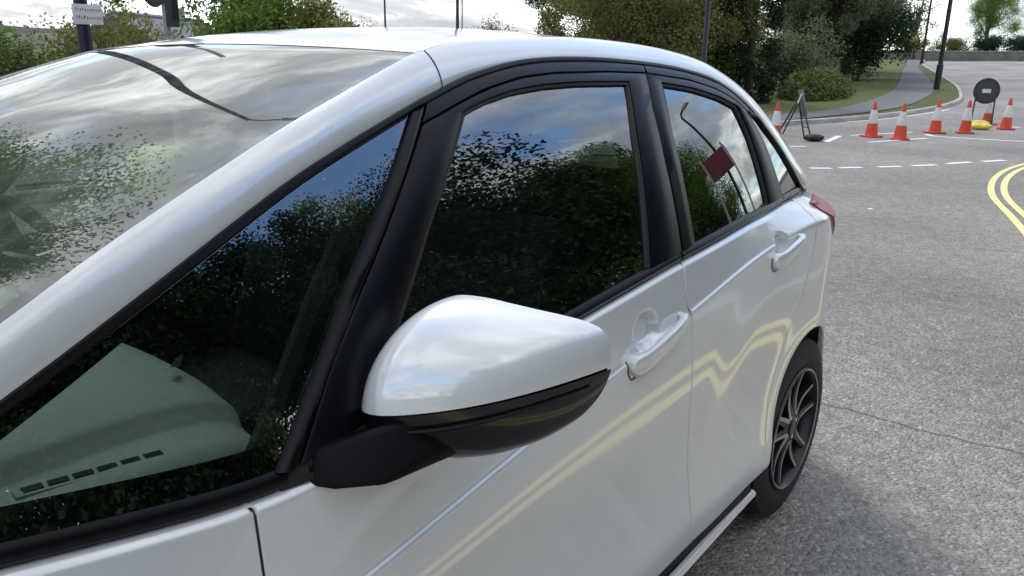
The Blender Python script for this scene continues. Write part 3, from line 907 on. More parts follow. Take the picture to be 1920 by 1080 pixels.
# ------------------------------------------------------------------ wheels
def wheel(s, side):
    yo = .816*side
    g = side
    root_off = CAR_O
    RT, RR = .310, .206
    tm = MB()
    pr = [(RR-.004, -.165), (RR+.02, -.172), (RR+.055, -.178), (RT-.012, -.165), (RT-.002, -.140), (RT, -.09), (RT-.002, -.040), (RT-.010, -.016), (RR+.062, -.004), (RR+.03, .000), (RR+.008, -.004), (RR-.004, -.012)]
    tm.lathe([(r, g*h) for r, h in pr], 64, 'y', (s, yo, .31))
    w_ = tm.build('wheel', TYRE, car, off=root_off, auto=R(30))
    rm = MB()
    pr = [(RR, -.15), (RR-.004, -.012), (RR+.003, -.003), (RR+.001, .001), (RR-.008, .000), (RR-.014, -.010), (RR-.020, -.05), (RR-.022, -.15)]
    rm.lathe([(r, g*h) for r, h in pr], 64, 'y', (s, yo, .31))
    rm.build('rim', RIM_DARK, w_, off=root_off, auto=R(40))
    lp = MB(); lp.tube([(s+(RR-.003)*math.cos(2*PI*k/48), yo+g*.001, .31+(RR-.003)*math.sin(2*PI*k/48)) for k in range(49)], .0035, 6, False); lp.build('rim_lip', RIM_CUT, w_, off=root_off)
    dm = MB(); dm.lathe([(.001, -g*.10), (RR-.02, -g*.10)], 32, 'y', (s, yo, .31)); dm.build('brake_backing', CAVITY, w_, off=root_off)
    # five split spokes: dark body with machined faces
    for k in range(5):
        a0 = 2*PI*k/5+.35
        for q, d in ((0, .19), (1, -.19)):
            sp = MB(); fc = MB()
            n = 8
            va = []; vf = []
            for i in range(n):
                t = i/(n-1)
                r = .045+(RR-.016-.045)*t
                a = a0+d*(1.55-.45*t)
                hw = .013-.003*t+.006*(1-t)**3
                dep = -.012-.020*(1-t)*0-.010*math.sin(t*PI)+.004*t
                ca, sa = math.cos(a), math.sin(a)
                for e, hh in ((-1, dep-.030), (-1, dep), (1, dep), (1, dep-.030)):
                    va.append((s+r*ca-e*hw*sa, yo+g*hh, .31+r*sa+e*hw*ca))
                for e in (.1, .98) if q == 0 else (-.98, -.1):
                    vf.append((s+r*ca-e*hw*sa, yo+g*(dep+.0012), .31+r*sa+e*hw*ca))
            sp.add(va, grid_faces(n, 4, wrap=True)); fc.add(vf, grid_faces(n, 2))
            so = sp.build('spoke', RIM_DARK, w_, off=root_off, bevel=.003)
            fc.build('spoke_face', RIM_CUT, w_, off=root_off)
    hb = MB(); hb.lathe([(.001, g*-.006), (.026, g*-.007), (.030, g*-.012), (.048, g*-.014), (.056, g*-.022), (.058, g*-.05)], 32, 'y', (s, yo, .31))
    hb.build('hub_cap', RIM_DARK, w_, off=root_off)
    for k in range(4):
        a = 2*PI*k/4+.4
        nb_ = MB(); nb_.lathe([(.001, g*-.010), (.008, g*-.011), (.009, g*-.03)], 10, 'y', (s+.041*math.cos(a), yo, .31+.041*math.sin(a)))
        nb_.build('wheel_nut', CHROME, w_, off=root_off)
    # arch liner
    lm = MB()
    n = 30
    v = []
    for i in range(n):
        t = R(-25+230*i/(n-1))
        for yy in (.30, None):
            px_, pz_ = s+.362*math.cos(t), .31+.362*math.sin(t)
            v.append((px_, side*(yy or min(.80, float(W(px_, max(pz_, .30)))-.02)), pz_))
    lm.add(v, grid_faces(n, 2))
    lm.build('wheel_arch_liner', CAVITY, car, off=root_off)
for s, _ in WH:
    for side in (-1, 1): wheel(s, side)

# ------------------------------------------------------------------ interior and underbody
mb = MB()
mb.box((2.05, 0, .215), (2.0, 1.50, .05)); mb.box((2.1, 0, .30), (3.4, 1.02, .06))
mb.build('floor_pan', CAVITY, car, off=CAR_O)
mb = MB(); mb.box((.62, 0, .5), (.06, 1.3, .5)); mb.build('firewall', CAVITY, car, off=CAR_O)
for side in (-1, 1):
    mb = MB()
    sg = np.linspace(1.42, 3.25, 30); zg = [.32, .6, .86, .93, .955]
    v = [(x, side*(.745-(.0 if z < .9 else (z-.9)*.25)-float(taper(x))*.8), z+(float(ZB(x))-.97 if z > .8 else 0)) for z in zg for x in sg]
    # sill cap towards the glass
    v += [(x, side*(float(G(x, ZB(x)))-.02), float(ZB(x))-.004) for x in sg]
    mb.add(v, grid_faces(6, 30)); mb.build('door_card', DARKIN, car, off=CAR_O)
    # interior pillar trims behind the glass
    for pts, rad in (([(1.42, .95), (1.56, 1.13), (1.69, 1.27), (1.79, 1.37)], .022), ([(2.52, .95), (2.53, 1.15), (2.55, 1.30), (2.60, 1.44)], .05), ([(3.25, 1.05), (3.20, 1.18), (3.15, 1.33)], .06)):
        mb = MB(); mb.tube([(s, side*(float(G(s, z))-.035-rad), z) for s, z in resample(pts, 10)], rad, 8); mb.build('pillar_trim', DARKIN, car, off=CAR_O)
    mb = MB(); mb.tube([(q[0], side*(q[1]-.05), q[2]-.03) for q in DS[4:K_TOP:4]], .018, 8); mb.build('screen_pillar_trim', DARKIN, car, off=CAR_O)
# dashboard: broad grey top pad, rolled rear edge, dark face
def dash_top(y):
    return 1.505-.16*max(0, abs(y)-.45)**1.2
v = []
ny = 97
prof = [(-.66, .950), (-.60, .972), (-.50, .981), (-.40, .986), (-.30, .990), (-.20, .992), (-.12, .990), (-.06, .981), (-.025, .968), (-.005, .950), (0, .930), (-.01, .90), (-.05, .80), (-.10, .62)]
for j in range(ny):
    y = -.700+1.40*j/(ny-1)
    edge = max(0, (abs(y)-.60)/.10)
    for dx_, z in prof:
        hump = .045*math.exp(-((y-.37)/.20)**2)*(1 if -.45 < dx_ < -.03 else .3)
        x = dash_top(y)+dx_
        x = max(x, .92+.18*max(0, abs(y)-.4)); z = z+.009
        ledge = .024*float(sstep((abs(y)-.575)/.030)); crown = .012*math.cos(min(1, abs(abs(y)-.36)/.24)*PI/2)
        v.append((x, y, z+hump+crown-ledge-.03*max(0, (abs(y)-.66)/.04)**2))
mb = MB(); mb.add(v, grid_faces(ny, len(prof)))
dash = mb.build('dashboard', DASH, car, off=CAR_O, auto=R(60))
for side in (-1, 1):
    # demister slot with dividers, along the outer edge of the pad
    a = np.array([1.175, side*.628, .9665]); b = np.array([1.345, side*.655, .9625])
    mb = MB()
    n = 12
    for k in range(n):
        pass
    fr = MB()
    d = (b-a)/np.linalg.norm(b-a); cr = np.array([-d[1], d[0], 0])*side
    upn = np.array([0, 0, .008])
    def bar(p, q, wd, ht):
        c = [p-cr*wd, p+cr*wd, q+cr*wd, q-cr*wd]
        return [tuple(x) for x in c]+[tuple(x+np.array([0, 0, ht])) for x in c]
    vv = bar(a, b, .012, .012)
    fr.add(vv, [(0, 3, 2, 1), (4, 5, 6, 7), (0, 1, 5, 4), (1, 2, 6, 5), (2, 3, 7, 6), (3, 0, 4, 7)])
    vent = fr.build('demister_vent', DASH, dash, off=CAR_O, bevel=.003)
    for k in range(6):
        p = a+(b-a)*(.05+.155*k); q = a+(b-a)*(.05+.155*k+.125)
        sl = MB(); sl.add(bar(p+np.array([0, 0, .0122]), q+np.array([0, 0, .0122]), .0065, .0012), [(0, 3, 2, 1), (4, 5, 6, 7), (0, 1, 5, 4), (1, 2, 6, 5), (2, 3, 7, 6), (3, 0, 4, 7)])
        sl.build('vent_slot', CAVITY, dash, off=CAR_O)
mb = MB(); mb.add([(1.452, -.497, 1.0165), (1.482, -.452, 1.0165), (1.463, -.462, 1.0165), (1.440, -.490, 1.0165)], [(0, 1, 2, 3)]); mb.build('dash_recess', CAVITY, dash, off=CAR_O)
# centre screen and instrument binnacle
mb = MB(); mb.box((1.47, .02, 1.02), (.03, .24, .15), Matrix.Rotation(R(-12), 3, 'Y')); mb.build('centre_screen', BLACK_GLOSS, car, off=CAR_O, bevel=.006)
mb = MB(); mb.box((1.44, .37, 1.035), (.10, .30, .09), Matrix.Rotation(R(-14), 3, 'Y')); mb.build('instrument_binnacle', BLACK_TEX, car, off=CAR_O, bevel=.015)
# steering wheel
mb = MB()
cs = Vector((1.63, .37, .985)); ax = Vector((.88, 0, .47)).normalized()
uu = Vector((0, 1, 0)); vv_ = ax.cross(uu)
ring = [cs+(uu*math.cos(2*PI*k/40)+vv_*math.sin(2*PI*k/40))*.182 for k in range(41)]
mb.tube(ring, .0165, 10, False)
sw = mb.build('steering_wheel', BLACK_TEX, car, off=CAR_O)
mb = MB()
for a in (0, PI, -PI/2 if vv_.z > 0 else PI/2):
    d_ = uu*math.cos(a)+vv_*math.sin(a)
    mb.tube([cs-ax*.02+d_*.04, cs+d_*.178], [.030, .016], 10, True, .5)
mb.tube([cs-ax*.035, cs+ax*.01], [.075, .055], 20)
mb.build('wheel_spokes', BLACK_GLOSS, sw, off=CAR_O)
# seats
def rbox(mb, c, d, M, r=.05):
    mb.box(c, d, M)
def seat(y, s0, wid, rear=False):
    M = Matrix.Rotation(R(14), 3, 'Y')
    b1 = MB(); b1.box((s0-.02, y, .50), (.50, wid, .16), Matrix.Rotation(R(-6), 3, 'Y'))
    st = b1.build('rear_seat' if rear else 'front_seat', DARKIN, car, off=CAR_O, bevel=.05, seg=4)
    b2 = MB(); b2.box((s0+.30, y, .82), (.14, wid-.03, .62), M, .86); b2.build('backrest', DARKIN, st, off=CAR_O, bevel=.05, seg=4)
    for yy in ([y] if not rear else [y-.38, y+.38]):
        b3 = MB(); b3.box((s0+.405, yy, 1.215), (.10, .25, .17), M); b3.build('headrest', DARKIN, st, off=CAR_O, bevel=.035, seg=4)
        b4 = MB()
        for q in (-.05, .05): b4.tube([(s0+.36, yy+q, 1.08), (s0+.395, yy+q, 1.16)], .006, 6)
        b4.build('headrest_stem', CHROME, st, off=CAR_O)
seat(-.36, 1.98, .50); seat(.36, 1.98, .50); seat(0, 2.85, 1.22, True)
mb = MB(); mb.box((3.52, 0, .985), (.62, 1.16, .03)); mb.build('parcel_shelf', DARKIN, car, off=CAR_O, bevel=.01)
mb = MB(); mb.box((1.35, 0, 1.405), (.03, .22, .06), Matrix.Rotation(R(-15), 3, 'Y')); 
mbo = MB(); mbo.box((1.74, 0, 1.395), (.035, .23, .065), Matrix.Rotation(R(12), 3, 'Y')); mbo.build('interior_mirror', BLACK_TEX, car, off=CAR_O, bevel=.015)
# sticker on the inside of the screen
mb = MB()
st_v = [screen_pt(kf, yy, .004) for kf in (K_TOP*.70, K_TOP*.78) for yy in (.50, .58)]
mb.add(st_v, [(0, 1, 3, 2)])
mb.build('screen_sticker', simple('pale_pink_paper', (.62, .45, .46), .7), screen, off=CAR_O)

# ------------------------------------------------------------------ setting: ground, road, verges
def H(x, y=0.0):
    x = np.asarray(x, float)
    return .042*6*np.log1p(np.exp(np.clip((np.minimum(x, 150)-27)/6, -30, 30)))
def outdoor(name, cols, scale, rough=.9, bump=.4, bscale=200., speck=None, dist=.01, big=None):
    m, t = mat(name)
    b = t.nodes.new('ShaderNodeBsdfPrincipled')
    tcn = t.nodes.new('ShaderNodeTexCoord')
    nz = N(t, 'ShaderNodeTexNoise', inp={'Scale': scale, 'Detail': 8.0, 'Roughness': 0.68})
    t.links.new(tcn.outputs['Object'], nz.inputs['Vector'])
    n_ = len(cols)
    rp = ramp(t, [(.3+.4*i/(n_-1), c) for i, c in enumerate(cols)])
    t.links.new(nz.outputs['Fac'], rp.inputs[0])
    last = rp.outputs[0]
    if big:
        nb = N(t, 'ShaderNodeTexNoise', inp={'Scale': big, 'Detail': 4.0})
        t.links.new(tcn.outputs['Object'], nb.inputs['Vector'])
        r2_ = ramp(t, [(.35, .78), (.65, 1.12)])
        t.links.new(nb.outputs['Fac'], r2_.inputs[0])
        mm = N(t, 'ShaderNodeMix', data_type='RGBA', blend_type='MULTIPLY', inp={'Factor': 1.0})
        t.links.new(last, mm.inputs['A']); t.links.new(r2_.outputs[0], mm.inputs['B'])
        last = mm.outputs['Result']
    hgt = None
    if speck:
        sc_, stops = speck
        vo = N(t, 'ShaderNodeTexVoronoi', inp={'Scale': sc_, 'Randomness': 1.0})
        t.links.new(tcn.outputs['Object'], vo.inputs['Vector'])
        sp = N(t, 'ShaderNodeSeparateColor')
        t.links.new(vo.outputs['Color'], sp.inputs[0])
        r3 = ramp(t, stops)
        t.links.new(sp.outputs[0], r3.inputs[0])
        mm = N(t, 'ShaderNodeMix', data_type='RGBA', blend_type='MULTIPLY', inp={'Factor': 1.0})
        t.links.new(last, mm.inputs['A']); t.links.new(r3.outputs[0], mm.inputs['B'])
        last = mm.outputs['Result']
        hgt = vo.outputs['Distance']
    t.links.new(last, b.inputs['Base Color'])
    setc(b, Roughness=rough)
    nb2 = N(t, 'ShaderNodeTexNoise', inp={'Scale': bscale, 'Detail': 3.0})
    t.links.new(tcn.outputs['Object'], nb2.inputs['Vector'])
    bp = N(t, 'ShaderNodeBump', inp={'Strength': bump, 'Distance': dist})
    if hgt is not None:
        iv = N(t, 'ShaderNodeMath', operation='MULTIPLY_ADD', inp={1: -1.2})
        t.links.new(hgt, iv.inputs[0]); t.links.new(nb2.outputs['Fac'], iv.inputs[2])
        t.links.new(iv.outputs[0], bp.inputs['Height'])
    else: t.links.new(nb2.outputs['Fac'], bp.inputs['Height'])
    t.links.new(bp.outputs[0], b.inputs['Normal'])
    finish(t, b.outputs[0])
    return m
ASPH = outdoor('chipped_asphalt', [(.25, .235, .212), (.318, .298, .27), (.378, .355, .322)], 9.0, .85, .9, 140., (80., [(0, .66), (.25, .84), (.55, 1.0), (.85, 1.12), (.95, 1.38), (1, 1.6)]), .012, .35)
PATH = outdoor('path_tarmac', [(.10, .10, .105), (.135, .135, .14), (.17, .168, .17)], 5.0, .9, .4, 120., (70., [(0, .8), (.8, 1.1), (1, 1.4)]), .008, .3)
GRASS = outdoor('mown_grass', [(.085, .115, .024), (.14, .165, .038), (.21, .20, .060)], 3.5, .9, .9, 60., (38., [(0, .6), (.5, 1.0), (1, 1.45)]), .05, .12)
FIELD = outdoor('rough_field', [(.055, .070, .022), (.095, .105, .035), (.170, .150, .070)], .25, .95, .8, 9., None, .1, .03)
KERBM = outdoor('concrete_kerb', [(.30, .29, .27), (.40, .39, .36), (.47, .45, .42)], 6.0, .85, .3, 60., None, .005, .8)
PAVE = outdoor('pavement_slabs', [(.22, .215, .205), (.28, .275, .26), (.33, .32, .30)], 4.0, .85, .3, 60., (40., [(0, .9), (1, 1.12)]), .006, .5)
def linemat(name, col, wear=.45):
    m, t = mat(name)
    b = t.nodes.new('ShaderNodeBsdfPrincipled')
    tcn = t.nodes.new('ShaderNodeTexCoord')
    nz = N(t, 'ShaderNodeTexNoise', inp={'Scale': 26.0, 'Detail': 8.0, 'Roughness': .75})
    t.links.new(tcn.outputs['Object'], nz.inputs['Vector'])
    rp = ramp(t, [(wear-.12, (.17, .165, .155)), (wear, col), (.8, tuple(min(1, c*1.1) for c in col))])
    t.links.new(nz.outputs['Fac'], rp.inputs[0]); t.links.new(rp.outputs[0], b.inputs['Base Color'])
    setc(b, Roughness=.6)
    finish(t, b.outputs[0])
    return m
WHITE_LINE = linemat('white_road_paint', (.74, .74, .71), .40)
YELLOW_LINE = linemat('yellow_road_paint', (.81, .67, .28), .36)
# base terrain: polar sheet to the horizon
rad = [0.0]+list(np.geomspace(3, 3000, 46))
na = 96
v = [(CAM.x, CAM.y, -.08)]
for r_ in rad[1:]:
    for k in range(na):
        a = 2*PI*k/na
        x, y = CAM.x+r_*math.cos(a), CAM.y+r_*math.sin(a)
        v.append((x, y, float(H(x, y))-.08-.02*max(0, r_-150)*0))
f = [(0, 1+k, 1+(k+1) % na) for k in range(na)]
for i in range(len(rad)-2):
    for k in range(na):
        k2 = (k+1) % na
        f.append((1+i*na+k, 1+(i+1)*na+k, 1+(i+1)*na+k2, 1+i*na+k2))
gr = link('ground', mesh('ground', v, f), FIELD)
tag(gr, kind='structure')
def sheet(name, outline, dz, mt, step=2.0, kind='structure', parent=None, bstep=None):
    O = resample(outline, step=bstep or step, closed=True)
    mn, mx_ = O.min(0), O.max(0)
    gx, gy = np.meshgrid(np.arange(mn[0]+.37*step, mx_[0], step), np.arange(mn[1]+.37*step, mx_[1], step))
    I = np.c_[gx.ravel(), gy.ravel()]
    I = I[inpoly(I, O)]
    if len(I): I = I[polydist(I, O) > .3*step]
    A = np.vstack([O, I]) if len(I) else O
    r_ = delaunay_2d_cdt([Vector(q) for q in A], [], [list(range(len(O)))], 1, 1e-6)
    V2 = np.array([tuple(q) for q in r_[0]])
    z = H(V2[:, 0], V2[:, 1])+dz
    F = []
    for q in r_[2]:
        a, b, c = V2[q[0]], V2[q[1]], V2[q[2]]
        F.append(tuple(q) if (b[0]-a[0])*(c[1]-a[1])-(b[1]-a[1])*(c[0]-a[0]) > 0 else tuple(q)[::-1])
    o = link(name, mesh(name, np.c_[V2, z], F), mt, parent)
    if kind and parent is None: tag(o, kind=kind)
    return o
def offset_path(P, d):
    P = np.array(P, float)
    T = np.gradient(P, axis=0); T /= np.linalg.norm(T, axis=1)[:, None]
    return P+np.c_[-T[:, 1], T[:, 0]]*d
def ribbon(name, P, w_, dz, mt, parent=None, kind=None):
    A, B = offset_path(P, w_/2), offset_path(P, -w_/2)
    v = []
    for a, b in zip(A, B):
        v.append((a[0], a[1], float(H(a[0]))+dz)); v.append((b[0], b[1], float(H(b[0]))+dz))
    o = link(name, mesh(name, v, grid_faces(len(P), 2, flip=True)), mt, parent)
    if kind: tag(o, kind=kind)
    return o
# near kerb line (camera side) and the yellow lines that follow it
yel = [(-40, -3.0), (-12, -2.3), (-4, -1.86), (0, -1.74), (2.4, -1.72), (4.4, -1.68), (5.8, -1.56), (7.2, -1.34), (8.8, -1.08), (10.4, -.69), (11.86, -.30), (13.16, -.09), (14.5, .0), (15.8, -.06), (17.4, -.36), (19.2, -1.05), (21, -2.1), (24, -4.6), (28, -9), (36, -19)]
YL = spline(yel, 220)
KN = offset_path(YL, -.42)
KF = spline([(-60, 9.0), (-20, 8.0), (5, 7.2), (14, 6.6), (20.82, 5.84), (22.75, 5.33), (25.33, 4.74), (28.66, 4.30), (32.1, 4.15), (35.4, 4.34), (38.4, 4.85), (43.86, 5.98), (49.88, 7.54), (56.4, 9.3), (64.9, 11.66), (76, 14.6), (86, 16.6)], 180)
road_poly = [tuple(q) for q in KF] + [(88, 10), (90, -5), (80, -30), (60, -48), (44, -34)] + [tuple(q) for q in KN[::-1]]
road = sheet('road', road_poly, 0.0, ASPH, 1.6, bstep=.7)
far_verge = [tuple(q) for q in KF] + [(90, 30), (90, 70), (-60, 70), (-60, 9.0)]
sheet('grass_verge', far_verge, .09, GRASS, 2.5, bstep=.8)
near_verge = [tuple(q) for q in KN] + [(44, -34), (44, -60), (-60, -60), (-60, -4)]
sheet('grass_verge', near_verge, .085, GRASS, 2.5, bstep=.8)
NP = [tuple(q) for q in offset_path(YL, -.54)]
sheet('pavement', NP + [tuple(q) for q in offset_path(YL, -2.4)[::-1]], .10, PAVE, 1.2)
def kerb(name, P, d0, d1):
    A, B = offset_path(P, d0), offset_path(P, d1)
    v = []
    for a, b in zip(A, B):
        h = float(H(a[0]))
        v += [(a[0], a[1], h-.05), (a[0], a[1], h+.105), (a[0]*.85+b[0]*.15, a[1]*.85+b[1]*.15, h+.12), (b[0], b[1], h+.12), (b[0], b[1], h-.02)]
    o = link(name, mesh(name, v, grid_faces(len(P), 5), False), KERBM)
    bm = bmesh.new(); bm.from_mesh(o.data); bmesh.ops.recalc_face_normals(bm, faces=bm.faces); bm.to_mesh(o.data); bm.free()
    tag(o, kind='structure')
kerb('kerb', YL, -.42, -.55)
kerb('kerb', KF, 0, .13)
# path climbing beside the road
pL = [(-20, 10.6), (5, 9.4), (16, 8.3), (25.37, 6.55), (31.38, 6.73), (40.3, 7.95), (50.9, 10.25), (61.5, 12.7), (70.3, 14.6), (86, 18.2)]
pR = [(-20, 8.9), (5, 7.8), (16, 6.8), (25.73, 5.35), (29.55, 5.06), (35.8, 5.62), (40.5, 6.35), (46.4, 7.7), (54.7, 9.75), (66.5, 12.8), (86, 17.0)]
sheet('footpath', [tuple(q) for q in spline(pL, 60)] + [tuple(q) for q in spline(pR, 60)[::-1]], .115, PATH, 1.0)
# painted lines
for d in (-.05, .095):
    ribbon('yellow_line', offset_path(YL, d), .078, .005, YELLOW_LINE, road)
ds = [((13.02, 2.40), (13.27, 2.15)), ((13.42, 2.08), (13.72, 1.83)), ((13.97, 1.66), (14.33, 1.41)), ((14.53, 1.30), (14.98, 1.05)), ((15.27, .95), (15.83, .70)), ((16.06, .57), (16.57, .31))]
for a, b in ds: ribbon('lane_dash', resample([a, b], 4), .13, .005, WHITE_LINE, road)
import itertools
mk = [([(16.1, 3.82), (16.35, 3.60)], .12), ([(17.55, 3.62), (18.3, 3.72), (19.2, 3.85)], .13), ([(19.5, 3.70), (21.5, 2.88)], .10), ([(18.15, 2.95), (20.1, 2.25)], .10),
      ([(21.15, 2.50), (20.75, 2.24), (20.7, 1.6), (20.75, .95), (20.85, .55), (21.0, .1), (21.3, -.9)], .14), ([(25.0, 1.10), (24.8, 1.30), (24.3, 1.6)], .12), ([(25.3, 1.0), (26.2, .3)], .12), ([(23.6, 5.0), (25.2, 4.55), (28.5, 4.1), (31, 3.9)], .09)]
for P, w_ in mk: ribbon('white_line', spline(P, 24) if len(P) > 2 else resample(P, 12), w_, .0055, WHITE_LINE, road)
# old tar seams and a repair patch in the asphalt
TAR = simple('tar_seam', (.17, .16, .148), .7, 0, .3, 20.)
sr = np.random.default_rng(4)
for P in ([(4.3, .9), (4.36, -.73), (4.34, -.98), (4.36, -1.18), (4.40, -1.45)], [(7.5, 5.5), (7.9, 2.2), (8.3, .4), (8.6, -1.0)], [(11.5, 4.8), (11.2, 1.6), (11.4, -.3)]):
    Q = spline(P, 60); Q = Q+sr.normal(size=Q.shape)*.008
    ribbon('tar_seam', Q, .007, .0045, TAR, road)
sheet('repair_patch', [(5.9, .35), (7.2, .30), (7.25, 1.5), (5.95, 1.55)], .0038, outdoor('patched_asphalt', [(.17, .163, .155), (.215, .206, .195), (.26, .248, .235)], 9.0, .88, .8, 140., (85., [(0, .65), (.5, 1.0), (1, 1.5)]), .01, .6), .5, None, road)
# small scrap of white litter on the road
mb = MB(); mb.box((0, 0, .006), (.10, .07, .012), Matrix.Rotation(.4, 3, 'Z'), .7)
o = mb.build('paper_scrap', simple('scrap_paper', (.75, .75, .73), .8), None, bevel=.003, loc=(9.95, .69, .003))
tag(o, 'tiny scrap of white paper lying on the asphalt behind the car', 'litter')

# ------------------------------------------------------------------ vegetation
def leafmat(name, cols, trans=.42):
    m, t = mat(name)
    g = t.nodes.new('ShaderNodeNewGeometry')
    rp = ramp(t, [(i/(len(cols)-1), tuple(q*1.6 for q in c)) for i, c in enumerate(cols)])
    t.links.new(g.outputs['Random Per Island'], rp.inputs[0])
    d = N(t, 'ShaderNodeBsdfPrincipled', inp={'Roughness': .6, 'Specular IOR Level': .12})
    t.links.new(rp.outputs[0], d.inputs['Base Color'])
    tr = t.nodes.new('ShaderNodeBsdfTranslucent')
    hs = N(t, 'ShaderNodeHueSaturation', inp={'Value': 1.25, 'Saturation': 1.1})
    t.links.new(rp.outputs[0], hs.inputs['Color']); t.links.new(hs.outputs[0], tr.inputs['Color'])
    mx_ = N(t, 'ShaderNodeMixShader', inp={0: trans})
    t.links.new(d.outputs[0], mx_.inputs[1]); t.links.new(tr.outputs[0], mx_.inputs[2])
    finish(t, mx_.outputs[0])
    return m
LEAF = dict(green=leafmat('leaf_mid_green', [(.045, .070, .018), (.075, .105, .026), (.12, .15, .04)]),
            olive=leafmat('leaf_olive', [(.065, .075, .026), (.11, .115, .042), (.165, .15, .06)]),
            dark=leafmat('leaf_evergreen_and_shaded', [(.009, .018, .009), (.016, .029, .013), (.026, .042, .017)], .12),
            grey=leafmat('leaf_grey_green', [(.058, .070, .040), (.092, .105, .058), (.14, .145, .082)]),
            bright=leafmat('leaf_bright_green', [(.06, .11, .02), (.10, .17, .03), (.16, .23, .06)], .4),
            yellow=leafmat('leaf_yellow_green', [(.11, .11, .025), (.17, .155, .04), (.24, .20, .06)]),
            hedge=leafmat('leaf_clipped_hedge', [(.04, .062, .018), (.07, .095, .028), (.11, .125, .045)], .2))
BARK = simple('bark', (.085, .07, .055), .95, 0, .35, 14., .6, 40.)
PALEBARK = simple('pale_bark', (.22, .20, .17), .9, 0, .35, 14., .5, 40.)
nrng = np.random.default_rng(11)
def leaves(centres, n, spread, size, rng, aspect=.55, up=.35):
    C_ = np.asarray(centres, float)
    idx = rng.integers(0, len(C_), n)
    d = rng.normal(size=(n, 3)); d /= np.linalg.norm(d, axis=1)[:, None]
    rr = rng.random(n)**.5
    P = C_[idx, :3]+d*(rr*C_[idx, 3]*spread)[:, None]
    nrm = rng.normal(size=(n, 3))+d*.6; nrm[:, 2] += up
    nrm /= np.linalg.norm(nrm, axis=1)[:, None]
    t = np.cross(nrm, rng.normal(size=(n, 3))); t /= np.linalg.norm(t, axis=1)[:, None]
    b = np.cross(nrm, t)
    sz = size*(.6+.8*rng.random(n))[:, None]
    v = np.empty((n, 4, 3))
    v[:, 0] = P-t*sz; v[:, 1] = P-b*sz*aspect+t*sz*.1; v[:, 2] = P+t*sz; v[:, 3] = P+b*sz*aspect+t*sz*.1
    return v.reshape(-1, 3)
def leafmesh(name, V):
    n = len(V)//4
    me = bpy.data.meshes.new(name)
    me.vertices.add(len(V)); me.vertices.foreach_set('co', V.ravel())
    me.loops.add(n*4); me.loops.foreach_set('vertex_index', np.arange(n*4))
    me.polygons.add(n); me.polygons.foreach_set('loop_start', np.arange(0, n*4, 4)); me.polygons.foreach_set('loop_total', np.full(n, 4))
    me.update(); me.validate()
    return me
def make_tree(seed, h, cr, base, nl, size, cz=1.0, clumps=60, lean=.0, bare=0.0):
    """returns (trunk mesh, crown mesh) for a broadleaf of height h, crown radius cr, crown starting at base"""
    rng = np.random.default_rng(seed)
    cc = []
    ch = (h-base)/2
    while len(cc) < clumps:
        q = rng.normal(size=3); q /= np.linalg.norm(q)
        r_ = rng.random()**.4
        lump = .78+.30*math.sin(q[0]*3.1+seed)+.16*math.sin(q[1]*5+q[2]*4+seed*2)
        P = np.array([q[0]*cr*r_*lump, q[1]*cr*r_*lump, base+ch+q[2]*ch*r_*lump*cz])
        if P[2] < base*.85: continue
        cc.append((*P, cr*(.16+.20*rng.random())))
    cc = np.array(cc)
    V = leaves(cc, nl, 1.15, size, rng)
    tm = MB()
    tr_r = h*.022
    tp = [(0, 0, -.1), (rng.normal()*.05, rng.normal()*.05, base*.5), (rng.normal()*.12+lean*.4, rng.normal()*.12, base+ch*.4), (lean, rng.normal()*.2, base+ch*1.3)]
    TP = spline(tp, 9)
    tm.tube([tuple(q) for q in TP], [tr_r*(1.25-.95*i/8) for i in range(9)], 9)
    for c in cc[rng.permutation(len(cc))[:22]]:
        k = rng.integers(2, 8)
        a = TP[k]
        if c[2] < a[2]-.2: a = TP[2]
        m_ = (a+c[:3])/2+np.array([0, 0, -.06*h*rng.random()])
        pp = spline([a, m_, c[:3]], 6)
        r0 = tr_r*(.62-.05*k)
        tm.tube([tuple(q) for q in pp], [max(.006, r0*(1-.85*i/5)) for i in range(6)], 6)
    return tm, leafmesh('crown', V)
TREEV = {}
def tree(name, var, leaf, loc, scale, rz, label, cat='tree', group=None, bark=None, zs=1.0):
    if var not in TREEV:
        spec = TREESPEC[var]
        tm, cm = make_tree(**spec)
        to_ = tm.build('trunk_src', BARK); tme = to_.data; tme.name = 'trunk'
        bpy.data.objects.remove(to_)
        TREEV[var] = (tme, cm)
    tme, cm = TREEV[var]
    root = empty(name, (loc[0], loc[1], float(H(loc[0]))+(loc[2] if len(loc) > 2 else .06)), rz)
    root.scale = (scale, scale, scale*zs)
    for nm, me_, mt in (('trunk', tme, bark or BARK), ('crown', cm, LEAF[leaf])):
        o = link(nm, me_, None, root)
        if not me_.materials: me_.materials.append(mt)
        o.material_slots[0].link = 'OBJECT'; o.material_slots[0].material = mt
    tag(root, label, cat, group)
    return root
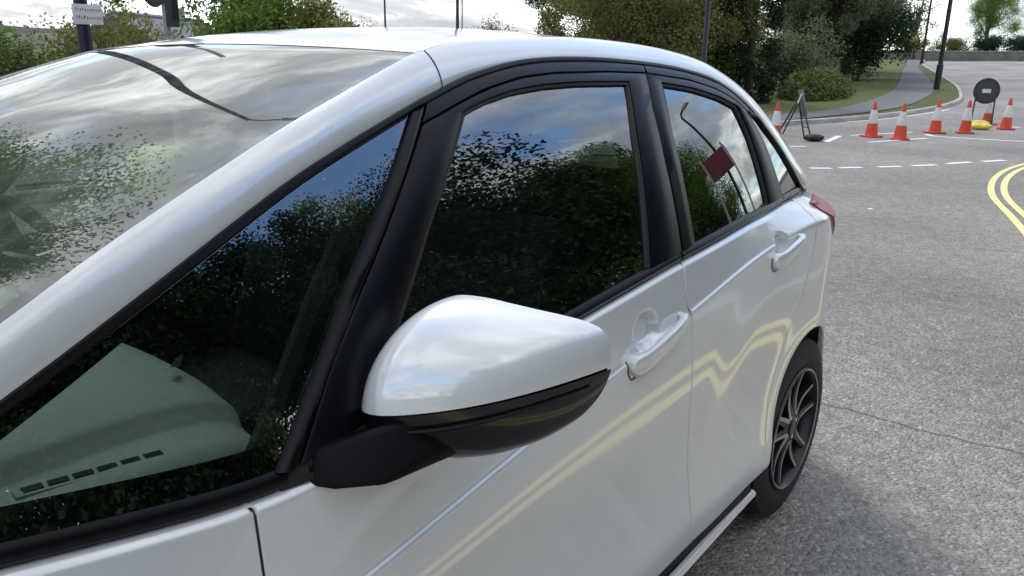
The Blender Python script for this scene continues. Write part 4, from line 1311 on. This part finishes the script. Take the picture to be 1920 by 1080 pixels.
TREESPEC = dict(
    round=dict(seed=3, h=8.0, cr=3.0, base=1.0, nl=59280, size=0.058, clumps=64),
    tall=dict(seed=5, h=10.0, cr=3.0, base=.9, nl=61560, size=0.065, clumps=72),
    loose=dict(seed=9, h=8.5, cr=2.9, base=1.0, nl=31920, size=0.056, clumps=60),
    wide=dict(seed=14, h=7.0, cr=3.9, base=.7, nl=69160, size=0.058, clumps=80),
    low=dict(seed=21, h=3.6, cr=2.0, base=.35, nl=9750, size=0.071, clumps=60),
    shrub=dict(seed=33, h=2.1, cr=1.35, base=.05, nl=11700, size=0.037, clumps=50),
    shrub2=dict(seed=37, h=2.0, cr=1.5, base=.0, nl=11700, size=0.040, clumps=50),
    thin=dict(seed=41, h=7.0, cr=1.5, base=1.6, nl=1710, size=0.081, clumps=34),
    birch=dict(seed=52, h=3.2, cr=.8, base=.7, nl=2250, size=0.050, clumps=30),
    overhang=dict(seed=61, h=7.6, cr=2.8, base=1.8, nl=230000, size=0.034, clumps=170))
# far side, right half of the view
tree('broadleaf_tree', 'wide', 'olive', (25.6, 12.9), .72, .3, 'wide olive tree behind the car roof, left of the dark lamp post')
tree('broadleaf_tree', 'tall', 'green', (30.2, 15.9), .9, 1.2, 'tall green tree behind the wide olive tree, crown above the roof')
tree('broadleaf_tree', 'round', 'olive', (28.6, 12.3), .85, 2.2, 'rounded olive tree directly behind the dark lamp post above the rear roof')
tree('broadleaf_tree', 'loose', 'green', (32, 14.8), .95, 4.0, 'loose green tree between the dark lamp post and the columnar conifer')
tree('broadleaf_tree', 'tall', 'grey', (44.2, 12.6), .95, .7, 'grey-green tree immediately right of the columnar conifer')
tree('broadleaf_tree', 'round', 'grey', (49.0, 13.0), 1.05, 3.3, 'dense grey-green tree above the low clipped hedge mound')
tree('broadleaf_tree', 'wide', 'grey', (57, 15.0), 1.0, 5.1, 'broad grey-green tree overhanging the far footpath')
tree('broadleaf_tree', 'tall', 'grey', (56, 18.5), 1.0, 1.9, 'tall tree at the back of the grey-green group right of the conifer')
tree('rounded_bush', 'shrub', 'dark', (47.8, 11.6), 2.05, .4, 'dark rounded bush beside the far footpath', 'bush', zs=.95)
tree('broadleaf_tree', 'loose', 'bright', (104, 14.6), 1.0, 2.6, 'bright green tree beyond the far wall at the right edge')
tree('broadleaf_tree', 'thin', 'yellow', (98, 20.5), 1.2, .6, 'sparse yellowish tree just right of the far lamp posts')
tree('broadleaf_tree', 'thin', 'olive', (96, 24.0), 1.25, 2.1, 'sparse bare-limbed tree between the footpath and the far lamp post')
tree('broadleaf_tree', 'thin', 'grey', (100, 27), 1.3, 3.1, 'thin grey tree left of the far lamp posts')
tree('broadleaf_tree', 'loose', 'olive', (112, 9.5), .75, 5.6, 'small olive tree at the far right behind the wall')
for i, (x, y, s_, lf, lb) in enumerate([(93, 19.5, 1.1, 'yellow', 'yellow-green shrub behind the left end of the far wall'), (95, 16.2, 1.0, 'olive', 'olive shrub behind the middle of the far wall'), (94, 12.8, 1.1, 'dark', 'dark shrub behind the far wall near the right edge'), (93.5, 9.8, 1.1, 'dark', 'dark shrub behind the right end of the far wall')]):
    tree('shrub', 'shrub2', lf, (x, y), s_*1.3, i*1.3, lb, 'shrub')
for i, (x, y, s_, lf, lb) in enumerate([(25.2, 11.9, 1.35, 'olive', 'olive undergrowth bush below the trees just left of the dark lamp post'), (27.8, 12.0, 1.3, 'green', 'green undergrowth bush just right of the dark lamp post'), (31.0, 12.6, 1.45, 'green', 'green undergrowth bush directly left of the columnar conifer'), (38.5, 12.4, 1.6, 'grey', 'grey-green undergrowth bush behind the clipped hedge mound'), (43.5, 13.0, 1.6, 'dark', 'dark undergrowth bush left of the rounded bush by the footpath'), (24.0, 12.9, 1.1, 'green', 'green undergrowth bush below the wide olive tree'), (52.5, 16.5, 1.8, 'grey', 'grey-green undergrowth bush beyond the rounded bush by the footpath')]):
    tree('undergrowth_bush', ('shrub', 'shrub2')[i % 2], lf, (x, y), s_, i*1.9, lb, 'bush')
tree('broadleaf_tree', 'tall', 'olive', (33.5, 19.5), 1.0, 5.2, 'olive tree at the back behind the columnar conifer')
tree('broadleaf_tree', 'loose', 'bright', (42, 20.5), 1.1, .9, 'bright loose tree at the very back just left of the columnar conifer')
# columnar conifer
def conifer():
    rng = np.random.default_rng(77)
    hh, r0 = 9.5, 1.2
    cc = []
    for k in range(240):
        z = .15+(hh-.3)*rng.random()
        prof_ = r0*(1-(z/hh)**2.4)*(.75+.25*min(1, z/.8))
        a = rng.random()*2*PI
        rr = prof_*(.55+.42*rng.random())
        cc.append((rr*math.cos(a), rr*math.sin(a), z, .30))
    V = leaves(np.array(cc), 24000, 1.1, .075, rng, .35, 1.2)
    root = empty('columnar_conifer', (28.6, 10.0, float(H(28.6))+.06))
    link('crown', leafmesh('crown', V), LEAF['dark'], root)
    tm = MB(); tm.tube([(0, 0, -.1), (0, 0, 4), (0, 0, 7.6)], [.14, .09, .02], 9); tm.build('trunk', BARK, root)
    tag(root, 'tall narrow dark conifer standing behind the car rear', 'tree')
conifer()
# clipped hedge mound
def hedge_mound():
    rng = np.random.default_rng(5)
    cc = []
    for k in range(260):
        u = rng.random()*2-1
        a = rng.random()*PI
        r_ = .75+.25*rng.random()
        x = u*3.4; wv = math.sqrt(max(.05, 1-u*u*u*u))
        cc.append((x, 1.25*wv*math.cos(a)*r_, max(.08, .98*wv*math.sin(a)*r_), .25))
    V = leaves(np.array(cc), 16000, 1.0, .05, rng, .6, .6)
    root = empty('clipped_hedge', (34.0, 9.35, float(H(34.0))+.08), R(24))
    root.rotation_euler = (0, -R(2.2), R(10))
    link('foliage', leafmesh('foliage', V), LEAF['hedge'], root)
    mb = MB(); mb.lathe([(.01, .8), (.9, .62), (1.15, .3), (1.15, .0)], 18); 
    o = mb.build('stems', simple('hedge_core', (.02, .025, .012), .95), root); o.scale = (2.6, .95, 1)
    tag(root, 'low clipped green hedge mound on the grass verge', 'hedge')
hedge_mound()
# left background
hl = [(4.6, 13.6, .98, 'olive', 'brownish-olive hedge shrub at the far left edge beyond the windscreen'), (6.2, 12.8, .93, 'green', 'green hedge shrub left of the sign pole'), (7.6, 13.0, .98, 'olive', 'olive hedge shrub behind the sign pole'), (8.8, 12.5, .80, 'dark', 'dark hedge shrub below the small birch'),
      (5.3, 12.2, .80, 'hedge', 'low green hedge shrub in front at the far left'), (10.2, 13.2, .85, 'grey', 'grey-green hedge shrub under the sign backs'), (3.2, 13.2, 1.0, 'green', 'green hedge shrub furthest left beyond the windscreen'), (11.8, 14.2, .95, 'olive', 'olive hedge shrub right of the sign backs')]
for i, (x, y, s_, lf, lb) in enumerate(hl): tree('hedge_shrub', ('shrub', 'shrub2')[i % 2], lf, (x, y), s_, i*1.7, lb, 'shrub')
tree('young_birch', 'birch', 'green', (8.75, 14.7), .78, .5, 'slender young birch between the sign pole and the sign backs', bark=PALEBARK)
tree('broadleaf_tree', 'low', 'green', (13.0, 16.7), 1.0, .2, 'bushy green tree above the windscreen top, left one of a pair')
tree('broadleaf_tree', 'low', 'olive', (14.9, 16.4), .85, 2.4, 'bushy olive tree above the windscreen top, right one of a pair')
tree('broadleaf_tree', 'loose', 'green', (16.5, 22), .7, 1.4, 'loose green tree behind the bushy pair above the windscreen')
for i, (x, y, s_, lf, lb) in enumerate([(24.5, 28, 1.5, 'green', 'low green bush on the skyline left of the thin lamp post'), (29.6, 27.2, 1.35, 'grey', 'grey bush on the skyline right of the thin lamp post'), (33, 26.0, 1.35, 'olive', 'olive bush on the skyline near the roof centre'), (36, 24.6, 1.5, 'grey', 'grey-green bush on the skyline right of the roof-centre lamp post'), (27, 31, 1.5, 'olive', 'olive bush behind the thin lamp post on the skyline')]):
    tree('skyline_bush', ('shrub', 'shrub2')[i % 2], lf, (x, y), s_, i*2.1, lb, 'bush')
for i, (x, y, s_, lb) in enumerate([(33.5, 22.2, .62, 'thin bare sapling right of the roof-centre lamp post'), (36.5, 21.5, .66, 'thin bare sapling furthest right on the open skyline'), (22.5, 26.5, .58, 'thin bare sapling left of the thin lamp post')]):
    tree('sapling', 'thin', 'grey', (x, y), s_, i*1.1, lb, 'sapling')
# hedge and trees behind the photographer: seen only in the glass and paint; dark leaf colour paints in their shade
bt = [('round', 'green', -5.5, -8.6, .92), ('wide', 'dark', -.8, -8.8, .85), ('tall', 'dark', 3.4, -8.9, .60), ('round', 'dark', 6.9, -9.4, .84), ('wide', 'dark', 10.6, -8.8, .96), ('round', 'green', 14.4, -8.4, .90), ('loose', 'bright', 18.0, -7.6, .82), ('round', 'green', 22.4, -9.8, .80), ('loose', 'green', 8.7, -10.5, 1.0), ('wide', 'dark', 13, -12, 1.15)]
tree('overhanging_tree', 'overhang', 'bright', (.15, 8.9), 1.15, 1.4, 'bright green tree mirrored at the lower left of the windscreen')
bt += [('round', 'dark', 1.6, -7.9, .80), ('round', 'green', .2, -10.5, .95), ('round', 'dark', 4.9, -8.0, .72)]
for i, (vr, lf, x, y, s_) in enumerate(bt):
    tree('roadside_tree', vr, lf, (x, y), s_, i*.9, 'leafy tree in the row reflected in the near side windows', group='trees behind the photographer')
for i in range(14):
    tree('roadside_shrub', ('shrub', 'shrub2')[i % 2], ('dark', 'dark', 'hedge')[i % 3], (-7+i*2.15, -6.3-.5*math.sin(i*1.7)), 1.05+.25*math.sin(i*2.3), i*1.9, 'shrub with leaves darkened as shade in the hedge reflected low in the near side windows', 'shrub', 'hedge behind the photographer')

# ------------------------------------------------------------------ street furniture
POST = simple('dark_post_paint', (.012, .013, .022), .4, .2, .15, 8.)
GALV = simple('galvanised_steel', (.36, .37, .38), .45, .6, .15, 12.)
SIGNBACK = simple('sign_back_grey', (.05, .052, .055), .5, .2, .15, 8.)
PLATE = simple('white_sign_plate', (.62, .63, .64), .45, 0, .08, 10.)
INK = simple('sign_lettering', (.10, .10, .11), .6)
def lamp_post(loc, h, r, label, head=True, mt=POST, rz=0.0):
    root = empty('lamp_post', (loc[0], loc[1], float(H(loc[0]))+.05), rz)
    mb = MB(); mb.tube([(0, 0, -.2), (0, 0, 1.1), (0, 0, 1.15), (0, 0, h)], [r*1.35, r*1.35, r, r*.75], 12); mb.build('column', mt, root)
    if head:
        mb = MB(); mb.tube([(0, 0, h-.05), (.15, 0, h+.12), (.5, 0, h+.18)], r*.55, 8); mb.build('bracket', mt, root)
        mb = MB(); mb.box((.75, 0, h+.18), (.62, .24, .11), None, .75); mb.build('lantern', GALV, root, bevel=.03)
    mb = MB(); mb.box((r*1.32, 0, .7), (.02, r*1.3, .45)); mb.build('access_door', mt, root, bevel=.004)
    tag(root, label, 'lamp post')
    return root
lamp_post((41.25, 6.41), 6.5, .10, 'dark lamp post on the grass strip beside the footpath', rz=R(200))
lamp_post((75.4, 14.6), 7.0, .10, 'smaller distant lamp post left of the dark one on the grass strip', rz=R(200))
lamp_post((20.75, 8.0), 6.5, .068, 'dark lamp post in front of the trees above the rear roof', rz=R(200))
lamp_post((22.9, 18.8), 6.5, .062, 'dark lamp post rising above the middle of the roof', rz=R(200))
lamp_post((33.2, 28.0), 7.0, .05, 'pale thin post just left of the roof-centre lamp post', False, GALV)
lamp_post((27.8, 28.05), 7.0, .05, 'thin distant lamp post left of the roof-centre one', rz=R(200))
lamp_post((17.1, -4.75), 6.2, .085, 'lamp post behind the photographer mirrored as a dark stripe in the rear door window', rz=R(100))
# blue-black pole with a small white plate
root = empty('sign_pole', (4.62, 6.97, .1))
mb = MB(); mb.tube([(0, 0, -.2), (0, 0, 1.2), (0, 0, 7.2)], [.070, .066, .05], 14); NAVY = simple('navy_pole_paint', (.008, .009, .028), .35, .1, .1); mb.build('pole', NAVY, root)
mb = MB(); mb.tube([(0, 0, 7.15), (.1, -.1, 7.35), (.35, -.35, 7.4)], .03, 8); mb.build('bracket', NAVY, root)
mb = MB(); mb.box((.5, -.5, 7.4), (.5, .2, .09), Matrix.Rotation(R(-45), 3, 'Z'), .8); mb.build('lantern', GALV, root, bevel=.02)
dv = (Vector((4.62, 6.97, 0))-Vector((CAM.x, CAM.y, 0))).normalized()
rv = Vector((dv.y, -dv.x, 0))
ang = math.atan2(rv.y, rv.x)
Mz = Matrix.Rotation(ang, 3, 'Z')
pc = Vector((0, 0, 1.765))-dv*.078+rv*.052
mb = MB(); mb.box(pc, (.265, .006, .19), Mz); pl_ = mb.build('sign_plate', PLATE, root, bevel=.002)
lt = random.Random(4)
for row, zc_ in ((0, .040), (1, -.035)):
    xx = -.105
    while xx < .10:
        ww = .009+.012*lt.random()
        hh = .034 if (xx < -.1 or lt.random() < .2) else .022
        mb = MB()
        cpt = pc+rv*(xx+ww/2)+Vector((0, 0, zc_+(hh-.022)/2))-dv*.0042
        mb.box(cpt, (ww*.35, .002, hh), Mz)
        mb.box(cpt+rv*ww*.35+Vector((0, 0, (.006 if lt.random() < .5 else -.006))), (ww*.5, .002, .007), Mz)
        mb.build('lettering', INK, root, smooth=False)
        xx += ww+.006+(.012 if lt.random() < .06 else 0)
mb = MB()
for z in (1.70, 1.83): mb.lathe([(.068, z-.012), (.070, z-.012), (.070, z+.012), (.068, z+.012)], 16)
mb.build('clip_band', GALV, root)
tag(root, 'dark navy pole carrying a small white lettered plate at upper left', 'sign pole')
# grey post with the backs of two signs
root = empty('sign_post', (5.42, 6.82, .1))
mb = MB(); mb.tube([(0, 0, -.2), (0, 0, 4.0)], .038, 12); mb.build('post', GALV, root)
dv = (Vector((5.42, 6.82, 0))-Vector((CAM.x, CAM.y, 0))).normalized(); rv = Vector((dv.y, -dv.x, 0)); Mz = Matrix.Rotation(math.atan2(rv.y, rv.x), 3, 'Z')
mb = MB(); mb.box(Vector((0, 0, 2.25))-dv*.06+rv*.06, (.135, .07, 1.14), Mz); bx_ = mb.build('signal_box', SIGNBACK, root, bevel=.015)
mb = MB(); mb.box(Vector((0, 0, 2.25))-dv*.10+rv*.09, (.055, .012, 1.0), Mz); mb.build('box_cover', POST, root, bevel=.004)
mb = MB()
cdir = Vector((0, 0, 2.17))-dv*.05-rv*.10
ringv = []
for k in range(36):
    a = 2*PI*k/36
    ringv.append(cdir+rv*math.cos(a)*.20*.75+Vector((0, 0, 1))*math.sin(a)*.30)
v = [tuple(q) for q in ringv]+[tuple(q-dv*.012) for q in ringv]
mb.add(v, [tuple(range(36)), tuple(range(71, 35, -1))]+[(k, (k+1) % 36, 36+(k+1) % 36, 36+k) for k in range(36)])
mb.build('round_sign_back', SIGNBACK, root)
mb = MB(); mb.box(Vector((0, 0, 1.62)), (.10, .10, .03)); mb.build('post_bracket', GALV, root)
tag(root, 'grey post with the dark backs of a signal box and a round sign', 'sign post')
# grit bin seen through the windscreen
root = gb_ = empty('grit_bin', (5.05, 6.6, .06), R(35))
GRIT = simple('grit_bin_yellow', (.60, .58, .10), .55, 0, .1, 6.)
mb = MB(); mb.box((0, 0, .30), (.72, .56, .60), None, 1.12); mb.build('bin_body', GRIT, root, bevel=.03)
mb = MB(); mb.box((0, 0, .69), (.86, .70, .17), None, .62); ld = mb.build('bin_lid', GRIT, root, bevel=.03)
mb = MB(); mb.box((0, -.36, .64), (.2, .04, .05)); mb.build('lid_catch', SIGNBACK, root, bevel=.008)
gb_.scale = (.64, .64, .64)
tag(root, 'yellow grit bin beyond the car, seen through the windscreen', 'grit bin')
# pale fence posts in the hedge
for i, (x, y, lb) in enumerate([(5.9, 11.9, 'pale wooden fence post in the hedge at the far left'), (6.75, 11.6, 'pale wooden fence post in the hedge left of the sign pole'), (9.6, 11.2, 'pale wooden fence post in the hedge below the young birch')]):
    mb = MB(); mb.box((0, 0, .8), (.07, .07, 1.6)); mb.box((0, 0, 1.62), (.05, .05, .05))
    o = mb.build('fence_post', simple('weathered_timber', (.26, .24, .20), .9, 0, .25, 20.), None, bevel=.006, loc=(x, y, .05)); tag(o, lb, 'fence post')
# slate-roofed outbuilding beyond the hedge
root = empty('outbuilding', (20.0, 34.5, 0), R(25))
BR = simple('rendered_wall', (.34, .31, .28), .9, 0, .15, 3.)
SL = simple('slate_roof', (.085, .092, .105), .6, 0, .2, 2.5, .4, 30.)
mb = MB(); mb.box((0, 0, .95), (6.0, 4.5, 1.9)); mb.build('wall', BR, root)
mb = MB(); mb.add([(-3.2, -2.5, 1.85), (3.2, -2.5, 1.85), (3.2, 0, 3.25), (-3.2, 0, 3.25), (-3.2, 2.5, 1.85), (3.2, 2.5, 1.85), (-3.2, -2.5, 1.75), (3.2, -2.5, 1.75), (3.2, 2.5, 1.75), (-3.2, 2.5, 1.75)],
    [(0, 1, 2, 3), (3, 2, 5, 4), (0, 3, 4, 9, 6), (1, 7, 8, 5, 2), (0, 6, 7, 1), (4, 5, 8, 9)]); rf = mb.build('roof', SL, root, smooth=False)
mb = MB(); mb.tube([(-3.22, 0, 3.27), (3.22, 0, 3.27)], .09, 8); mb.build('ridge', simple('ridge_tile', (.30, .30, .31), .7), rf)
mb = MB(); mb.box((1.6, .2, 3.4), (.5, .4, .7)); mb.build('chimney', BR, rf)
for x in (-1.6, .4):
    mb = MB(); mb.box((x, -2.26, 1.1), (.8, .04, .9)); wn = mb.build('window', simple('window_glass', (.04, .05, .06), .1), root); 
    mb = MB(); mb.box((x, -2.29, .6), (.95, .10, .07)); mb.build('sill', KERBM, wn)
tag(root, 'low outbuilding with a slate roof beyond the hedge at upper left', 'building')
# far wall
root = empty('stone_wall', (89.5, 14, float(H(89.5))))
STONE = simple('wall_stone', (.16, .155, .14), .95, 0, .35, 1.6, .7, 8.)
mb = MB(); mb.box((0, 0, .35), (.35, 26, .9)); mb.build('wall', STONE, root, bevel=.05)
mb = MB(); mb.box((0, 0, .83), (.45, 26, .09)); mb.build('coping', simple('coping_stone', (.26, .25, .23), .9, 0, .2, 2.), root, bevel=.02)
tag(root, 'long low stone wall closing the far end of the road', 'wall')
# cones
CONE_R = simple('cone_red_plastic', (.62, .075, .03), .6, 0, .28, 14.)
CONE_W = simple('cone_reflective_white', (.72, .72, .69), .45, 0, .16, 18.)
cone_src = None
def cone(loc, rz, label, sc_=1.0):
    global cone_src
    if cone_src is None:
        a = MB(); a.box((0, 0, .018), (.35, .35, .036)); a.lathe([(.135, .03), (.131, .06), (.102, .30)], 28)
        b = MB(); b.lathe([(.1025, .295), (.1045, .30), (.058, .58), (.0555, .582)], 28)
        c = MB(); c.lathe([(.0555, .575), (.030, .735), (.024, .75), (.001, .75)], 28)
        cone_src = (a.build('cone_base', CONE_R, None, bevel=.008).data, b.build('reflective_sleeve', CONE_W).data, c.build('cone_tip', CONE_R).data)
        for n_ in ('cone_base', 'reflective_sleeve', 'cone_tip'): bpy.data.objects.remove(bpy.data.objects[n_])
    root = empty('traffic_cone', (loc[0], loc[1], float(H(loc[0]))+.004), rz)
    root.scale = (sc_,)*3
    root.rotation_euler = (.018*math.sin(loc[0]*7), .018*math.cos(loc[1]*9), rz)
    for n_, me_ in zip(('cone_base', 'reflective_sleeve', 'cone_tip'), cone_src): link(n_, me_, None, root)
    tag(root, label, 'traffic cone', 'cones along the closed lane')
cn = [((17.31, 4.60), 'red and white cone half hidden behind the car rear, left of the folded sign frame'), ((19.49, 3.26), 'red and white cone, left of the pair standing nearest the white lines'), ((19.31, 2.63), 'red and white cone, right of the pair standing nearest the white lines'), ((21.6, 2.42), 'red and white cone alone in the middle of the row'), ((22.13, 1.89), 'red and white cone touching the left of the yellow sandbags'), ((25.4, 1.93), 'red and white cone behind the legs of the round sign'), ((24.04, 1.32), 'red and white cone right of the round sign')]
for i, (p_, lb) in enumerate(cn): cone(p_, .3+i*.8, lb)
# round temporary sign seen from behind, on its frame
root = empty('temporary_sign', (24.9, 2.0, float(H(24.9))+.004), 0)
dv = Vector((24.9-CAM.x, 2.0-CAM.y, 0)).normalized(); rv = Vector((dv.y, -dv.x, 0))
STEELD = simple('dark_steel_frame', (.045, .046, .05), .5, .4, .15, 12.)
def P3(a, z, d=0): return rv*a+dv*d+Vector((0, 0, z))
mb = MB()
for a in (-.235, .235): mb.tube([P3(a, 0, -.22), P3(a*.95, .60, -.02), P3(a*.9, .85, .02)], .019, 8); mb.tube([P3(a, 0, .40), P3(a*.95, .66, .0)], .016, 8)
mb.tube([P3(-.235, .12, -.18), P3(.235, .12, -.18)], .014, 8); mb.tube([P3(-.22, .62, -.02), P3(.22, .62, -.02)], .014, 8)
mb.build('folding_frame', STEELD, root)
mb = MB(); rg = [P3(.285*math.cos(2*PI*k/40), .88+.31*math.sin(2*PI*k/40), .03) for k in range(40)]
v = [tuple(q) for q in rg]+[tuple(q-dv*.02) for q in rg]
mb.add(v, [tuple(range(40)), tuple(range(79, 39, -1))]+[(k, (k+1) % 40, 40+(k+1) % 40, 40+k) for k in range(40)]); mb.build('round_plate', SIGNBACK, root)
mb = MB(); rg = [P3(.288*math.cos(2*PI*k/40), .88+.313*math.sin(2*PI*k/40), .0) for k in range(41)]; mb.tube(rg, .014, 6, False); mb.build('plate_rim', STEELD, root)
mb = MB(); mb.box(P3(0, .88, .0), (.20, .004, .10), Matrix.Rotation(math.atan2(rv.y, rv.x), 3, 'Z')); mb.build('back_label', PLATE, root)
tag(root, 'round temporary road sign seen from behind on a folding frame', 'road sign')
# sandbags
BAG = simple('yellow_sandbag', (.70, .58, .10), .75, 0, .2, 8., .4, 40.)
def bag(loc, rz, d, mt, label, z=0.0):
    n, mm_ = 14, 20
    v = []
    for i in range(n+1):
        t = -1+2*i/n
        for k in range(mm_):
            a = 2*PI*k/mm_
            r_ = (1-abs(t)**3)**.5
            zz_ = max(-.8, math.sin(a))
            v.append((t*d[0]/2+.01*math.sin(3*a+i), math.cos(a)*d[1]/2*r_*(1+.08*math.sin(5*t+2*a)), d[2]*.45+zz_*d[2]/2*r_))
    mb = MB(); mb.add(v, grid_faces(n+1, mm_, wrap=True)); o = mb.build('sandbag', mt, None, auto=R(80), loc=(loc[0], loc[1], float(H(loc[0]))+.004+z)); o.rotation_euler = (0, 0, rz); tag(o, label, 'sandbag')
bag((23.55, 1.80), R(-65), (.52, .34, .17), BAG, 'yellow sandbag lying in front of the round sign frame')
bag((24.5, 1.98), R(-50), (.50, .32, .17), BAG, 'yellow sandbag on the base bar of the round sign frame', .0)
bag((17.55, 3.86), R(-40), (.42, .30, .15), simple('black_sandbag', (.02, .02, .022), .8, 0, .2, 10.), 'black sandbag on the foot of the folded sign frame')
# folded sign frame seen nearly edge-on
root = empty('folded_sign_frame', (18.2, 4.45, float(H(18.2))+.004))
dv = Vector((18.2-CAM.x, 4.45-CAM.y, 0)).normalized(); rv = Vector((dv.y, -dv.x, 0))
mb = MB()
for a0, a1, d in ((.30, .0, -.35), (.16, -.06, -.1), (-.40, -.02, .5), (-.30, .02, .7)): mb.tube([P3(a0, 0, d), P3(a1, .86, 0)], .017, 8)
mb.tube([P3(.24, .22, -.28), P3(.1, .24, -.1)], .012, 6)
mb.build('frame_legs', STEELD, root)
mb = MB()
pv = [P3(.06, .42, -.04), P3(.16, .45, .25), P3(.02, 1.0, .25), P3(-.09, .98, -.04)]
v = [tuple(q) for q in pv]+[tuple(q-dv*.03+rv*.02) for q in pv]
mb.add(v, [(0, 1, 2, 3), (7, 6, 5, 4), (0, 4, 5, 1), (1, 5, 6, 2), (2, 6, 7, 3), (3, 7, 4, 0)]); mb.build('sign_panel', SIGNBACK, root, bevel=.004)
mb = MB(); mb.box(P3(-.02, .82, -.09), (.035, .01, .22), Matrix.Rotation(math.atan2(rv.y, rv.x), 3, 'Z') @ Matrix.Rotation(R(18), 3, 'Y')); mb.build('edge_strip', PLATE, root)
tag(root, 'narrow folding sign frame seen edge-on beside the car rear', 'road sign')
# red board on posts behind the photographer (mirrored in the rear glass)
root = empty('red_board', (12.6, -3.65, .09), R(168))
mb = MB()
for a in (-.5, .5): mb.box((0, a, 1.6), (.07, .07, 3.4))
mb.build('posts', simple('board_posts', (.55, .54, .50), .7), root)
mb = MB(); mb.box((-.05, 0, 2.85), (.03, 1.1, .70)); bd_ = mb.build('board', simple('red_board_paint', (.24, .05, .055), .6), root, bevel=.003)
for k, (z, wz, hz) in enumerate(((3.08, .9, .12), (2.86, 1.05, .10), (2.64, .7, .08))):
    mb = MB()
    nseg = 7+k
    for q in range(nseg):
        mb.box((-.068, -wz/2+wz*(q+.5)/nseg, z), (.004, wz/nseg*.62, hz*(.7+.3*((q*7+k) % 3)/2)))
    mb.build('lettering', simple('board_lettering', (.10, .015, .02), .6), root)
tag(root, 'red lettered board on two posts, mirrored in the rear door window', 'sign board')

# ------------------------------------------------------------------ hills
def hills(name, r0, az0, az1, hfun, mt, depth=260.):
    v = []
    n = 90; rows = 9
    for i in range(n):
        a = R(az0+(az1-az0)*i/(n-1))
        top = hfun(a)
        for k in range(rows):
            t = k/(rows-1)
            r_ = r0+depth*t
            zz_ = top*math.sin(min(1, t*1.25)*PI/2)-3*(1-t)
            v.append((CAM.x+r_*math.cos(a), CAM.y+r_*math.sin(a), zz_))
    o = link(name, mesh(name, v, grid_faces(n, rows)), mt); tag(o, kind='structure')
HILL = outdoor('hill_fields', [(.040, .055, .030), (.075, .085, .045), (.19, .155, .10)], .018, .95, .5, .6, None, .5, .006)
HILLW = outdoor('hill_woods', [(.022, .034, .024), (.035, .05, .032), (.055, .07, .045)], .05, .95, .9, .5, None, 2.0, .01)
hills('hills', 420, 20, 120, lambda a: 17.5+1.2*math.sin(a*9)+.6*math.sin(a*23), HILL)
hills('hills', 760, 15, 125, lambda a: 36+2.2*math.sin(a*7+1)+1.2*math.sin(a*31)+.8*math.sin(a*77), HILLW, 500.)
